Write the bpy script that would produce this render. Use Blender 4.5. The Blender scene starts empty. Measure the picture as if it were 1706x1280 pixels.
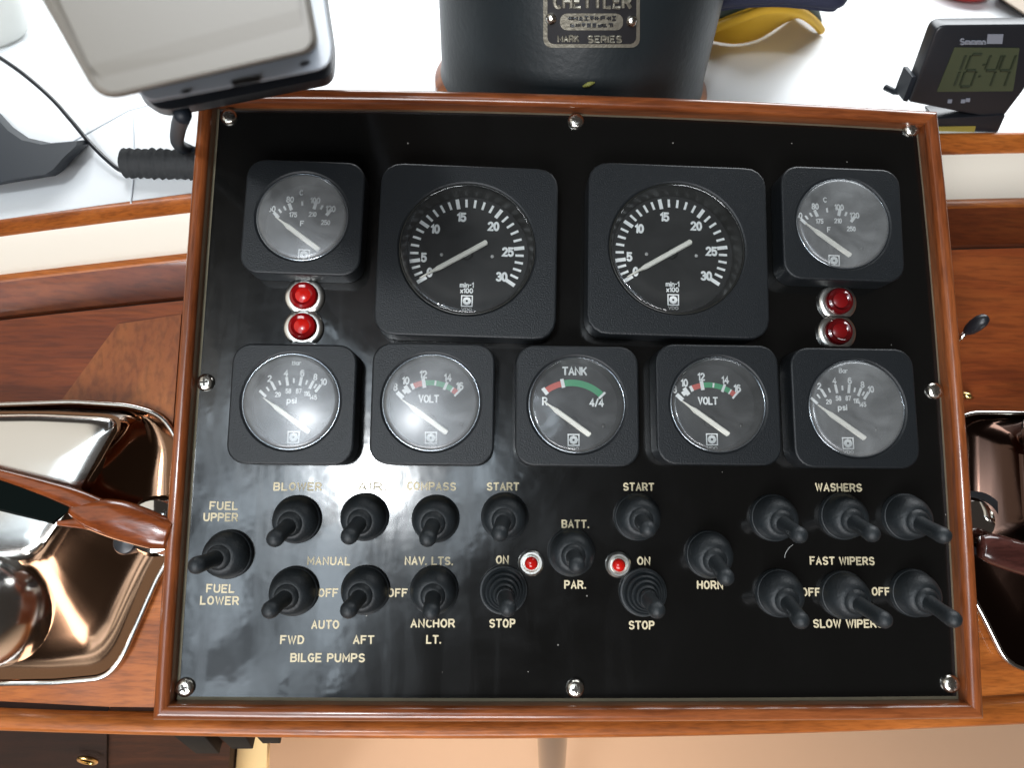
import bpy, math, random
from mathutils import Vector, Matrix
random.seed(7)
S = bpy.context.scene
COL = S.collection
PI = math.pi

# ------------------------------------------------------------------ camera
FPX, CX, CY = 1150.0, 853.0, 640.0
TILT = math.radians(33)                      # slope of the instrument panel
Z0 = 0.95                                    # height of the panel centre above the floor
RC = Matrix(((0.99938997, 0.00915263, 0.03370344),
             (-0.01371169, 0.99038855, 0.13763182),
             (-0.03211981, -0.13800999, 0.98990987)))
TC = Vector((0.0319487, -0.00287458, -0.3484963))
RP = Matrix.Rotation(TILT, 3, 'X')
C_P = -(RC.transposed() @ TC)                # camera in panel coordinates
C_W = RP @ C_P + Vector((0, 0, Z0))
cam_d = bpy.data.cameras.new('camera')
cam = bpy.data.objects.new('camera', cam_d)
COL.objects.link(cam)
cam.matrix_world = Matrix.Translation(C_W) @ (RP @ RC.transposed()).to_4x4()
cam_d.sensor_fit = 'HORIZONTAL'
cam_d.sensor_width = 36.0
cam_d.lens = FPX / 1706.0 * 36.0
cam_d.clip_start = 0.01
cam_d.clip_end = 50
cam_d.dof.use_dof = True
cam_d.dof.focus_distance = 0.355
cam_d.dof.aperture_fstop = 9.0
S.camera = cam

def ray(px, py):
    return (RC.transposed() @ Vector(((px - CX) / FPX, -(py - CY) / FPX, -1.0)))
def at(px, py, h=0.0):                       # point on the panel, in panel coordinates
    d = ray(px, py)
    return C_P + d * ((h - C_P.z) / d.z)
def w(p):                                    # panel -> world coordinates
    return RP @ Vector(p) + Vector((0, 0, Z0))
def inv(p):
    return RP.transposed() @ (Vector(p) - Vector((0, 0, Z0)))
def atz(px, py, z):                          # point on a level surface z metres above the panel centre
    d = RP @ ray(px, py)
    return C_W + d * ((Z0 + z - C_W.z) / d.z)
def aty(px, py, y):
    d = RP @ ray(px, py)
    return C_W + d * ((y - C_W.y) / d.y)

# ------------------------------------------------------------------ world and lamps
wd = bpy.data.worlds.new('World'); S.world = wd; wd.use_nodes = True
bg = wd.node_tree.nodes['Background']
WORLD_COL = (0.040, 0.034, 0.030)
bg.inputs[0].default_value = (*WORLD_COL, 1); bg.inputs[1].default_value = 1.0
S.view_settings.view_transform = 'Standard'; S.view_settings.look = 'None'
S.view_settings.exposure = 0.0; S.view_settings.gamma = 1.0
try: S.view_settings.use_curve_mapping = False
except Exception: pass

def area(name, loc, target, sx, sy, power, color, clouds=0.0, roll=0):
    l = bpy.data.lights.new(name, 'AREA'); l.shape = 'RECTANGLE'
    l.size, l.size_y = sx, sy; l.energy = power; l.color = color
    o = bpy.data.objects.new(name, l); COL.objects.link(o)
    o.location = loc
    q = (Vector(target) - Vector(loc)).to_track_quat('-Z', 'Y')
    o.rotation_euler = (q.to_matrix() @ Matrix.Rotation(roll, 3, 'Z')).to_euler()
    if clouds:                               # drifting cloud seen through the window pane
        l.use_nodes = True; nt = l.node_tree
        em = nt.nodes['Emission']
        g = nt.nodes.new('ShaderNodeNewGeometry'); n = nt.nodes.new('ShaderNodeTexNoise')
        n.inputs['Scale'].default_value = 4.5; n.inputs['Detail'].default_value = 5
        n.inputs['Distortion'].default_value = 0.8
        m = nt.nodes.new('ShaderNodeMapRange')
        m.inputs['From Min'].default_value = 0.42; m.inputs['From Max'].default_value = 0.60
        m.inputs['To Min'].default_value = 1 - clouds; m.inputs['To Max'].default_value = 1 + clouds
        nt.links.new(g.outputs['Parametric'], n.inputs['Vector'])
        nt.links.new(n.outputs['Fac'], m.inputs['Value'])
        nt.links.new(m.outputs['Result'], em.inputs['Strength'])
    return o

def mirror_point(px, py, t):                 # where a thing must hang to be mirrored at this spot of the flat panel
    p = at(px, py, 0); d = p - C_P; d.z = -d.z; d.normalize()
    return w(p + d * t), w(p)
a, b = mirror_point(606, 792, 1.5)
area('hatch_light', a, b, 0.14, 0.12, 8.0, (0.93, 0.97, 1.0))
a, b = mirror_point(470, 900, 1.56)
area('side_window_light', a, b, 0.72, 1.15, 10.5, (0.76, 0.89, 1.0), 0.95, math.radians(-24))
area('windscreen_light', (0.15, 1.15, Z0 + 0.85), (0, 0.25, Z0), 2.2, 0.7, 50, (0.93, 0.97, 1.0))
area('port_window_light', (-1.15, -0.30, Z0 + 0.85), (-0.2, 0, Z0), 1.0, 1.1, 2.9, (1.0, 0.95, 0.86))
area('rear_fill_light', (-0.35, -1.5, Z0 + 0.36), (0, 0, Z0), 1.0, 0.5, 26, (0.98, 0.98, 1.0))  # added fill lamp behind the viewer, low enough to miss the panel's mirror
area('floor_fill_light', (0.0, 0.12, Z0 - 0.30), (-0.10, 0.11, Z0 - 0.95), 1.0, 0.25, 3.4, (1.0, 0.83, 0.64))  # added lamp under the dash, only brightens the floor

# ------------------------------------------------------------------ materials
def mat(name, color, rough=0.5, metal=0.0, coat=0.0, spec=0.5, bump=0.0, bscale=400.0, var=0.0, vscale=60.0, emit=None, coat_rough=0.05):
    m = bpy.data.materials.new(name); m.use_nodes = True
    nt = m.node_tree; p = nt.nodes['Principled BSDF']
    p.inputs['Base Color'].default_value = (*color, 1)
    p.inputs['Roughness'].default_value = rough; p.inputs['Metallic'].default_value = metal
    p.inputs['Coat Weight'].default_value = coat; p.inputs['Coat Roughness'].default_value = coat_rough
    p.inputs['Specular IOR Level'].default_value = spec
    if bump or var:
        tc = nt.nodes.new('ShaderNodeTexCoord')
    if bump:
        n = nt.nodes.new('ShaderNodeTexNoise'); n.inputs['Scale'].default_value = bscale; n.inputs['Detail'].default_value = 3
        b = nt.nodes.new('ShaderNodeBump'); b.inputs['Strength'].default_value = bump; b.inputs['Distance'].default_value = 0.0006
        nt.links.new(tc.outputs['Object'], n.inputs['Vector']); nt.links.new(n.outputs['Fac'], b.inputs['Height'])
        nt.links.new(b.outputs['Normal'], p.inputs['Normal'])
    if var:
        n2 = nt.nodes.new('ShaderNodeTexNoise'); n2.inputs['Scale'].default_value = vscale; n2.inputs['Detail'].default_value = 5
        r = nt.nodes.new('ShaderNodeMix'); r.data_type = 'RGBA'
        r.inputs['A'].default_value = (*[c * (1 - var) for c in color], 1)
        r.inputs['B'].default_value = (*[min(1, c * (1 + var)) for c in color], 1)
        nt.links.new(tc.outputs['Object'], n2.inputs['Vector']); nt.links.new(n2.outputs['Fac'], r.inputs['Factor'])
        nt.links.new(r.outputs['Result'], p.inputs['Base Color'])
    if emit:
        p.inputs['Emission Color'].default_value = (*emit[0], 1); p.inputs['Emission Strength'].default_value = emit[1]
    return m

def wood(name, scale, dark, mid, light, rough=0.28, coat=0.6):
    m = bpy.data.materials.new(name); m.use_nodes = True
    nt = m.node_tree; p = nt.nodes['Principled BSDF']; L = nt.links.new
    tc = nt.nodes.new('ShaderNodeTexCoord'); mp = nt.nodes.new('ShaderNodeMapping')
    mp.inputs['Scale'].default_value = scale
    n = nt.nodes.new('ShaderNodeTexNoise'); n.inputs['Scale'].default_value = 7; n.inputs['Detail'].default_value = 10
    n.inputs['Roughness'].default_value = 0.62; n.inputs['Distortion'].default_value = 0.6
    cr = nt.nodes.new('ShaderNodeValToRGB'); e = cr.color_ramp.elements
    e[0].position = 0.30; e[0].color = (*dark, 1); e[1].position = 0.72; e[1].color = (*light, 1)
    k = e.new(0.5); k.color = (*mid, 1)
    n2 = nt.nodes.new('ShaderNodeTexNoise'); n2.inputs['Scale'].default_value = 70; n2.inputs['Detail'].default_value = 3
    mx = nt.nodes.new('ShaderNodeMix'); mx.data_type = 'RGBA'; mx.blend_type = 'MULTIPLY'
    mr = nt.nodes.new('ShaderNodeMapRange'); mr.inputs['From Min'].default_value = 0.35; mr.inputs['From Max'].default_value = 0.55
    mr.inputs['To Min'].default_value = 0.72; mr.inputs['To Max'].default_value = 1.0
    mx.inputs['Factor'].default_value = 1.0
    L(tc.outputs['Object'], mp.inputs['Vector']); L(mp.outputs['Vector'], n.inputs['Vector']); L(mp.outputs['Vector'], n2.inputs['Vector'])
    L(n.outputs['Fac'], cr.inputs['Fac']); L(cr.outputs['Color'], mx.inputs['A']); L(n2.outputs['Fac'], mr.inputs['Value'])
    L(mr.outputs['Result'], mx.inputs['B']); L(mx.outputs['Result'], p.inputs['Base Color'])
    b = nt.nodes.new('ShaderNodeBump'); b.inputs['Strength'].default_value = 0.25; b.inputs['Distance'].default_value = 0.0004
    L(n2.outputs['Fac'], b.inputs['Height']); L(b.outputs['Normal'], p.inputs['Normal'])
    p.inputs['Specular IOR Level'].default_value = 0.28
    p.inputs['Roughness'].default_value = rough; p.inputs['Coat Weight'].default_value = coat; p.inputs['Coat Roughness'].default_value = 0.12
    return m

WD, WM, WL = (0.085, 0.020, 0.006), (0.19, 0.050, 0.014), (0.30, 0.088, 0.026)
M_woodx = wood('mahogany_along', (1.2, 14, 14), WD, WM, WL)
M_woody = wood('mahogany_up', (14, 1.2, 14), WD, WM, WL)
M_woodf = wood('mahogany_veneer', (0.9, 8, 6), (0.085, 0.015, 0.003), (0.15, 0.030, 0.005), (0.22, 0.055, 0.010), 0.5, 0.10)
M_lit_patch = wood('lit_patch_mahogany', (5, 2, 3), (0.13, 0.030, 0.007), (0.19, 0.052, 0.012), (0.26, 0.082, 0.019), 0.5, 0.1)  # face wood lightened as if lit
M_woodo = wood('orange_mahogany', (1.5, 12, 12), (0.19, 0.048, 0.009), (0.34, 0.095, 0.016), (0.46, 0.145, 0.030), 0.42, 0.2)
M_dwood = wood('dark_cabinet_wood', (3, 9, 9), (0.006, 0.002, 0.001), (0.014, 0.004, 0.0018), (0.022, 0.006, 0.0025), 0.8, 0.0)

# glossy black laminate with fine wiping haze and dust
def plate_mat():
    m = bpy.data.materials.new('black_laminate'); m.use_nodes = True
    nt = m.node_tree; p = nt.nodes['Principled BSDF']; L = nt.links.new
    tc = nt.nodes.new('ShaderNodeTexCoord')
    p.inputs['Base Color'].default_value = (0.0035, 0.0035, 0.0033, 1)
    p.inputs['Specular IOR Level'].default_value = 0.34
    n = nt.nodes.new('ShaderNodeTexNoise'); n.inputs['Scale'].default_value = 14; n.inputs['Detail'].default_value = 6; n.inputs['Distortion'].default_value = 1.2
    mr = nt.nodes.new('ShaderNodeMapRange'); mr.inputs['From Min'].default_value = 0.3; mr.inputs['From Max'].default_value = 0.7
    mr.inputs['To Min'].default_value = 0.14; mr.inputs['To Max'].default_value = 0.24
    L(tc.outputs['Object'], n.inputs['Vector']); L(n.outputs['Fac'], mr.inputs['Value']); L(mr.outputs['Result'], p.inputs['Roughness'])
    p.inputs['Coat Weight'].default_value = 0.7; p.inputs['Coat Roughness'].default_value = 0.07
    m3 = nt.nodes.new('ShaderNodeMapping'); m3.inputs['Scale'].default_value = (60, 9, 1); m3.inputs['Rotation'].default_value = (0, 0, 0.7)
    n3 = nt.nodes.new('ShaderNodeTexNoise'); n3.inputs['Scale'].default_value = 1.0; n3.inputs['Detail'].default_value = 7; n3.inputs['Distortion'].default_value = 1.5
    r3 = nt.nodes.new('ShaderNodeMapRange'); r3.inputs['From Min'].default_value = 0.42; r3.inputs['From Max'].default_value = 0.62
    r3.inputs['To Min'].default_value = 0.045; r3.inputs['To Max'].default_value = 0.16
    L(tc.outputs['Object'], m3.inputs['Vector']); L(m3.outputs['Vector'], n3.inputs['Vector']); L(n3.outputs['Fac'], r3.inputs['Value']); L(r3.outputs['Result'], p.inputs['Coat Roughness'])
    # gentle waviness of the sheet breaks mirrored shapes up
    n2 = nt.nodes.new('ShaderNodeTexNoise'); n2.inputs['Scale'].default_value = 34; n2.inputs['Detail'].default_value = 3
    b = nt.nodes.new('ShaderNodeBump'); b.inputs['Strength'].default_value = 0.25; b.inputs['Distance'].default_value = 0.0011
    L(tc.outputs['Object'], n2.inputs['Vector']); L(n2.outputs['Fac'], b.inputs['Height'])
    L(b.outputs['Normal'], p.inputs['Normal']); L(b.outputs['Normal'], p.inputs['Coat Normal'])
    # settled dust specks
    v = nt.nodes.new('ShaderNodeTexVoronoi'); v.inputs['Scale'].default_value = 95
    c = nt.nodes.new('ShaderNodeMath'); c.operation = 'LESS_THAN'; c.inputs[1].default_value = 0.045
    v2 = nt.nodes.new('ShaderNodeTexNoise'); v2.inputs['Scale'].default_value = 40
    c2 = nt.nodes.new('ShaderNodeMath'); c2.operation = 'GREATER_THAN'; c2.inputs[1].default_value = 0.54
    mu = nt.nodes.new('ShaderNodeMath'); mu.operation = 'MULTIPLY'
    mx = nt.nodes.new('ShaderNodeMix'); mx.data_type = 'RGBA'
    mx.inputs['A'].default_value = (0.0035, 0.0035, 0.0033, 1); mx.inputs['B'].default_value = (0.20, 0.19, 0.17, 1)
    L(tc.outputs['Object'], v.inputs['Vector']); L(tc.outputs['Object'], v2.inputs['Vector'])
    L(v.outputs['Distance'], c.inputs[0]); L(v2.outputs['Fac'], c2.inputs[0]); L(c.outputs[0], mu.inputs[0]); L(c2.outputs[0], mu.inputs[1])
    L(mu.outputs[0], mx.inputs['Factor']); L(mx.outputs['Result'], p.inputs['Base Color'])
    return m
M_plate = plate_mat()

def glass_mat(name, dust, tint=(1, 1, 1), rough=0.03, ior=1.5):
    m = bpy.data.materials.new(name); m.use_nodes = True
    nt = m.node_tree; L = nt.links.new
    for n in list(nt.nodes):
        if n.type == 'BSDF_PRINCIPLED': nt.nodes.remove(n)
    out = [n for n in nt.nodes if n.type == 'OUTPUT_MATERIAL'][0]
    tr = nt.nodes.new('ShaderNodeBsdfTransparent'); tr.inputs[0].default_value = (*tint, 1)
    gl = nt.nodes.new('ShaderNodeBsdfGlossy'); gl.inputs['Roughness'].default_value = rough
    fr = nt.nodes.new('ShaderNodeFresnel'); fr.inputs['IOR'].default_value = ior
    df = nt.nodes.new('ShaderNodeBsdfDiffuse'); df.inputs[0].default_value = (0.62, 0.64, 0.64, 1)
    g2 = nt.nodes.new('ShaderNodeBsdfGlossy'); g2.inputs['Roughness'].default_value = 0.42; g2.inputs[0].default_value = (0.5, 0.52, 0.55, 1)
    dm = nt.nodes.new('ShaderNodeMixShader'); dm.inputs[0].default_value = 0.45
    mix = nt.nodes.new('ShaderNodeMixShader'); mix2 = nt.nodes.new('ShaderNodeMixShader')
    tc = nt.nodes.new('ShaderNodeTexCoord'); n = nt.nodes.new('ShaderNodeTexNoise'); n.inputs['Scale'].default_value = 55
    n.inputs['Detail'].default_value = 5; n.inputs['Distortion'].default_value = 0.7
    mr = nt.nodes.new('ShaderNodeMapRange'); mr.inputs['From Min'].default_value = 0.3; mr.inputs['From Max'].default_value = 0.7
    mr.inputs['To Min'].default_value = dust * 0.6; mr.inputs['To Max'].default_value = dust * 1.4
    L(tc.outputs['Object'], n.inputs['Vector']); L(n.outputs['Fac'], mr.inputs['Value'])
    L(df.outputs[0], dm.inputs[1]); L(g2.outputs[0], dm.inputs[2])
    L(fr.outputs[0], mix.inputs[0]); L(tr.outputs[0], mix.inputs[1]); L(gl.outputs[0], mix.inputs[2])
    L(mr.outputs['Result'], mix2.inputs[0]); L(mix.outputs[0], mix2.inputs[1]); L(dm.outputs[0], mix2.inputs[2])
    L(mix2.outputs[0], out.inputs['Surface'])
    return m
M_glass_flat = glass_mat('flat_gauge_glass', 0.022)
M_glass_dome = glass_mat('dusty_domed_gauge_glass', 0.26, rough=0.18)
M_glass_glare = glass_mat('glare_domed_gauge_glass', 0.25, rough=0.22)  # milky veil in the glass stands in for window glare
M_glass_clear = glass_mat('domed_gauge_glass', 0.10, rough=0.09)

M_bezel = mat('textured_black_plastic', (0.0050, 0.0066, 0.0082), 0.46, bump=0.35, bscale=1500, spec=0.38)
M_dial = mat('dial_black', (0.0095, 0.0095, 0.0085), 0.7)
M_wall = mat('bezel_inner_wall', (0.02, 0.02, 0.017), 0.3)
M_print = mat('white_print', (0.92, 0.94, 0.92), 0.6)
M_grey = mat('grey_print', (0.5, 0.5, 0.48), 0.6)
M_red = mat('red_print', (0.62, 0.10, 0.07), 0.6)
M_green = mat('green_print', (0.04, 0.36, 0.15), 0.6)
M_needle = mat('cream_needle', (0.90, 0.88, 0.78), 0.45)
M_cream = mat('engraved_cream', (0.58, 0.50, 0.33), 0.6, var=0.12, vscale=300)
M_edge = mat('laminate_core', (0.20, 0.18, 0.125), 0.45, var=0.3, vscale=90)
M_chrome = mat('chrome', (0.78, 0.77, 0.74), 0.07, 1.0)
M_screw = mat('screw_steel', (0.72, 0.69, 0.62), 0.22, 1.0, bump=0.3, bscale=900)
M_slot = mat('screw_slot', (0.02, 0.015, 0.01), 0.6)
M_rubber = mat('black_rubber', (0.010, 0.013, 0.015), 0.52, bump=0.35, bscale=900, spec=0.40, var=0.55, vscale=110)
M_ring = mat('satin_chrome_ring', (0.80, 0.79, 0.74), 0.28, 1.0)
def lens_mat():
    m = mat('red_lens', (0.20, 0.003, 0.004), 0.13)
    return m
M_lens = lens_mat()
M_lens_core = mat('red_lens_reflector', (0.46, 0.008, 0.005), 0.16)
M_white = mat('white_gelcoat', (0.80, 0.82, 0.83), 0.35, var=0.03, vscale=6, bump=0.1, bscale=40)
M_band = mat('cream_vinyl_band', (0.72, 0.66, 0.56), 0.5, bump=0.15, bscale=200)
M_drum = mat('crackle_black_paint', (0.010, 0.014, 0.016), 0.42, spec=0.4, bump=0.28, bscale=260, var=0.25, vscale=30)
M_brass = mat('worn_nickel', (0.25, 0.235, 0.19), 0.45, 0.7, bump=0.5, bscale=500, var=0.3, vscale=120)
M_platebk = mat('nameplate_black', (0.012, 0.012, 0.014), 0.4)
M_tab = mat('beige_grey_plastic', (0.150, 0.131, 0.104), 0.6, bump=0.1, bscale=600)
M_tabside = mat('blue_grey_plastic', (0.42, 0.47, 0.54), 0.4)
M_black = mat('black_plastic', (0.010, 0.011, 0.014), 0.38)
M_blackb = mat('blue_black_plastic', (0.007, 0.011, 0.017), 0.5, spec=0.35)
M_foam = mat('black_foam', (0.012, 0.013, 0.014), 0.75, bump=1.0, bscale=220)
M_navy = mat('navy_cloth', (0.008, 0.010, 0.030), 0.8, bump=0.4, bscale=900)
M_yellow = mat('yellow_cloth', (0.62, 0.36, 0.02), 0.75, bump=0.4, bscale=900)
M_green_cloth = mat('dark_green_cloth', (0.012, 0.025, 0.010), 0.8)
M_redp = mat('red_plastic', (0.30, 0.015, 0.012), 0.3)
M_lcd = mat('lcd_green_grey', (0.045, 0.052, 0.029), 0.35, spec=0.3)
M_lcdd = mat('lcd_digit', (0.016, 0.022, 0.010), 0.5)
M_clockprint = mat('clock_grey_print', (0.16, 0.17, 0.20), 0.5)
M_sticker = mat('yellow_sticker', (0.22, 0.17, 0.03), 0.5)
M_steel = mat('brushed_steel', (0.115, 0.125, 0.135), 0.14, 1.0)
M_floor = mat('tan_floor', (0.72, 0.47, 0.31), 0.55, var=0.06, vscale=3)
M_yfloor = mat('pale_yellow_board', (0.82, 0.60, 0.28), 0.5)

# ------------------------------------------------------------------ mesh helpers
def mesh(name, verts, faces, m, parent=None, smooth=False, mats=None, fm=None):
    me = bpy.data.meshes.new(name); me.from_pydata([tuple(v) for v in verts], [], faces); me.update()
    for x in ([m] if mats is None else mats): me.materials.append(x)
    if fm:
        for i, f in enumerate(me.polygons): f.material_index = fm[i]
    if smooth:
        for f in me.polygons: f.use_smooth = True
        if smooth != 2:
            try: me.set_sharp_from_angle(angle=math.radians(smooth if smooth > 2 else 40))
            except Exception: pass
    o = bpy.data.objects.new(name, me); COL.objects.link(o)
    if parent is not None: o.parent = parent
    return o
def empty(name, loc=(0, 0, 0), rot=(0, 0, 0), parent=None):
    o = bpy.data.objects.new(name, None); COL.objects.link(o); o.location = loc; o.rotation_euler = rot
    o.empty_display_size = 0.01
    if parent is not None: o.parent = parent
    return o
def tag(o, label=None, cat=None, group=None, kind=None):
    if label: o['label'] = label
    if cat: o['category'] = cat
    if group: o['group'] = group
    if kind: o['kind'] = kind
    return o
def loft(rings, cap0=True, cap1=True, closed=True):
    V, F = [], []; n = len(rings[0])
    assert all(len(r) == n for r in rings)
    for r in rings: V += [Vector(p) for p in r]
    for i in range(len(rings) - 1):
        for j in range(n if closed else n - 1):
            k = (j + 1) % n
            F.append((i * n + j, i * n + k, (i + 1) * n + k, (i + 1) * n + j))
    if cap0 and closed: F.append(tuple(reversed(range(n))))
    if cap1 and closed: F.append(tuple(range((len(rings) - 1) * n, len(rings) * n)))
    return V, F
def lathe(prof, n=48, cx=0, cy=0, cap0=False, cap1=False):
    return loft([[(cx + r * math.cos(2 * PI * j / n), cy + r * math.sin(2 * PI * j / n), z) for j in range(n)] for r, z in prof], cap0, cap1)
def rr_pts(w_, h_, r, n=96):                 # rounded rectangle sampled by angle
    P = []; a_, b_ = w_ / 2, h_ / 2
    for j in range(n):
        t = 2 * PI * j / n; c, s = math.cos(t), math.sin(t)
        k = min(a_ / abs(c) if abs(c) > 1e-9 else 1e9, b_ / abs(s) if abs(s) > 1e-9 else 1e9)
        x, y = k * c, k * s
        if abs(x) > a_ - r and abs(y) > b_ - r:          # corner circle
            qx, qy = math.copysign(a_ - r, x), math.copysign(b_ - r, y)
            B = c * qx + s * qy; D = B * B - (qx * qx + qy * qy - r * r)
            k = B + math.sqrt(max(D, 0)); x, y = k * c, k * s
        P.append((x, y))
    return P
def tube(pts, rad, n=12, caps=True):
    pts = [Vector(p) for p in pts]; rings = []
    up = Vector((0, 0, 1))
    for i, p in enumerate(pts):
        d = (pts[min(i + 1, len(pts) - 1)] - pts[max(i - 1, 0)]).normalized()
        if abs(d.dot(up)) > 0.95: up = Vector((0, 1, 0))
        u = d.cross(up).normalized(); v = d.cross(u).normalized()
        r = rad[i] if isinstance(rad, (list, tuple)) else rad
        rings.append([p + (u * math.cos(2 * PI * j / n) + v * math.sin(2 * PI * j / n)) * r for j in range(n)])
    return loft(rings, caps, caps)
def smooth_path(P, k=6):                     # catmull-rom
    P = [Vector(p) for p in P]; out = []
    for i in range(len(P) - 1):
        p0, p1, p2, p3 = P[max(i - 1, 0)], P[i], P[i + 1], P[min(i + 2, len(P) - 1)]
        for s in range(k):
            t = s / k
            out.append(0.5 * ((2 * p1) + (p2 - p0) * t + (2 * p0 - 5 * p1 + 4 * p2 - p3) * t * t + (3 * p1 - p0 - 3 * p2 + p3) * t ** 3))
    out.append(P[-1]); return out
def add_bevel(o, wdt, seg=3):
    b = o.modifiers.new('bevel', 'BEVEL'); b.width = wdt; b.segments = seg; b.limit_method = 'ANGLE'; b.angle_limit = math.radians(35)
    for f in o.data.polygons: f.use_smooth = True
    return o
def box(name, x0, x1, y0, y1, z0, z1, m, parent=None, bev=0):
    V = [(x, y, z) for z in (z0, z1) for x, y in ((x0, y0), (x1, y0), (x1, y1), (x0, y1))]
    o = mesh(name, V, [(3, 2, 1, 0), (4, 5, 6, 7), (0, 1, 5, 4), (1, 2, 6, 5), (2, 3, 7, 6), (3, 0, 4, 7)], m, parent)
    if bev: add_bevel(o, bev)
    return o

# engraving-machine alphabet, drawn as strokes on a 4 x 6 grid
def arc(cx, cy, rx, ry, a0, a1, n=8):
    return [(cx + rx * math.cos(math.radians(a0 + (a1 - a0) * i / n)), cy + ry * math.sin(math.radians(a0 + (a1 - a0) * i / n))) for i in range(n + 1)]
G = {
 'A': [[(0, 0), (2, 6), (4, 0)], [(0.7, 2), (3.3, 2)]],
 'B': [[(0, 0), (0, 6), (2.4, 6)] + arc(2.4, 4.6, 1.4, 1.4, 90, -90)[1:] + [(0, 3.2)], [(2.4, 3.2)] + arc(2.5, 1.6, 1.5, 1.6, 90, -90) + [(0, 0)]],
 'C': [arc(2.1, 3, 2.1, 3, 50, 310, 14)],
 'D': [[(0, 0), (0, 6), (1.6, 6)] + arc(1.6, 3, 2.4, 3, 90, -90, 10)[1:] + [(0, 0)]],
 'E': [[(3.6, 6), (0, 6), (0, 0), (3.6, 0)], [(0, 3.1), (2.9, 3.1)]],
 'F': [[(3.6, 6), (0, 6), (0, 0)], [(0, 3.1), (2.8, 3.1)]],
 'G': [arc(2.1, 3, 2.1, 3, 50, 330, 14) + [(4, 2.7), (2.4, 2.7)]],
 'H': [[(0, 0), (0, 6)], [(4, 0), (4, 6)], [(0, 3.1), (4, 3.1)]],
 'I': [[(0, 0), (0, 6)]],
 'K': [[(0, 0), (0, 6)], [(3.8, 6), (0, 2.2)], [(1.4, 3.6), (3.9, 0)]],
 'L': [[(0, 6), (0, 0), (3.4, 0)]],
 'M': [[(0, 0), (0, 6), (2.3, 1.6), (4.6, 6), (4.6, 0)]],
 'N': [[(0, 0), (0, 6), (4, 0), (4, 6)]],
 'O': [arc(2.1, 3, 2.1, 3, 0, 360, 18)],
 'P': [[(0, 0), (0, 6), (2.3, 6)] + arc(2.3, 4.4, 1.6, 1.6, 90, -90)[1:] + [(0, 2.8)]],
 'R': [[(0, 0), (0, 6), (2.3, 6)] + arc(2.3, 4.4, 1.6, 1.6, 90, -90)[1:] + [(0, 2.8)], [(2.2, 2.8), (4, 0)]],
 'S': [arc(2, 4.5, 1.8, 1.5, 30, 270, 9) + arc(2, 1.5, 1.9, 1.5, 90, -150, 9)[1:]],
 'T': [[(0, 6), (4, 6)], [(2, 6), (2, 0)]],
 'U': [[(0, 6), (0, 2)] + arc(2, 2, 2, 2, 180, 360)[1:] + [(4, 6)]],
 'V': [[(0, 6), (2, 0), (4, 6)]],
 'W': [[(0, 6), (1.4, 0), (2.8, 5.6), (4.2, 0), (5.6, 6)]],
 'a': [arc(1.8, 1.9, 1.8, 1.9, 0, 360, 12), [(3.6, 3.9), (3.6, 0)]],
 'i': [[(0, 0), (0, 3.8)], [(0, 5.2), (0, 5.5)]],
 'm': [[(0, 0), (0, 3.8)], arc(1.1, 2.6, 1.1, 1.2, 180, 0, 6) + [(2.2, 0)], arc(3.3, 2.6, 1.1, 1.2, 180, 0, 6) + [(4.4, 0)]],
 'n': [[(0, 0), (0, 3.8)], arc(1.4, 2.4, 1.4, 1.4, 180, 0, 6) + [(2.8, 0)]],
 'p': [[(0, 3.8), (0, -1.9)], arc(1.7, 1.9, 1.7, 1.9, 0, 360, 12)],
 'r': [[(0, 0), (0, 3.8)], arc(1.6, 2.2, 1.6, 1.6, 180, 60, 5)],
 's': [arc(1.5, 2.9, 1.3, 1.0, 30, 270, 7) + arc(1.5, 0.95, 1.4, 0.95, 90, -150, 7)[1:]],
 'x': [[(0, 0), (2.8, 3.8)], [(0, 3.8), (2.8, 0)]],
 '.': [[(0, 0), (0.05, 0.3)]], '-': [[(0, 3), (1.6, 3)]], '/': [[(0, 0), (2.6, 6)]],
 ':': [[(0, 1.2), (0, 1.5)], [(0, 4), (0, 4.3)]],
 '0': [arc(1.8, 3, 1.8, 3, 0, 360, 16)], '1': [[(0, 4.6), (1.4, 6), (1.4, 0)]],
 '2': [arc(1.8, 4.2, 1.8, 1.8, 160, -20, 8) + [(0, 0), (3.7, 0)]],
 '3': [arc(1.7, 4.5, 1.6, 1.5, 150, -90, 8) , arc(1.7, 1.55, 1.9, 1.55, 90, -150, 9)],
 '4': [[(2.9, 0), (2.9, 6), (0, 1.8), (4, 1.8)]],
 '5': [[(3.5, 6), (0.4, 6), (0.2, 3.2)] + arc(1.8, 1.95, 1.9, 1.95, 130, -150, 10)],
 '6': [[(3.2, 5.6)] + arc(1.8, 4.0, 1.8, 2.0, 90, 180, 4) + [(0, 2)] + arc(1.8, 1.9, 1.8, 1.9, 180, 540, 14)],
 '7': [[(0, 6), (3.7, 6), (1.4, 0)]],
 '9': [[(0.6, 0.4)] + arc(1.8, 2.0, 1.8, 2.0, 270, 360, 4) + [(3.6, 4)] + arc(1.8, 4.1, 1.8, 1.9, 0, 360, 14)],
 '8': [arc(1.8, 4.5, 1.5, 1.5, 0, 360, 12), arc(1.8, 1.55, 1.8, 1.55, 0, 360, 12)],
}
def word_strokes(txt, cap, gap=1.7, space=3.2, xs=1.0):
    x = 0; out = []; s = cap / 6.0
    for ch in txt:
        if ch == ' ': x += space; continue
        g = G[ch]; wd_ = max(p[0] for st in g for p in st)
        for st in g: out.append([((x + px) * s * xs, py * s) for px, py in st])
        x += wd_ + gap
    wtot = (x - gap) * s * xs
    return [[(px - wtot / 2, py - cap / 2) for px, py in st] for st in out], wtot
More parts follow.
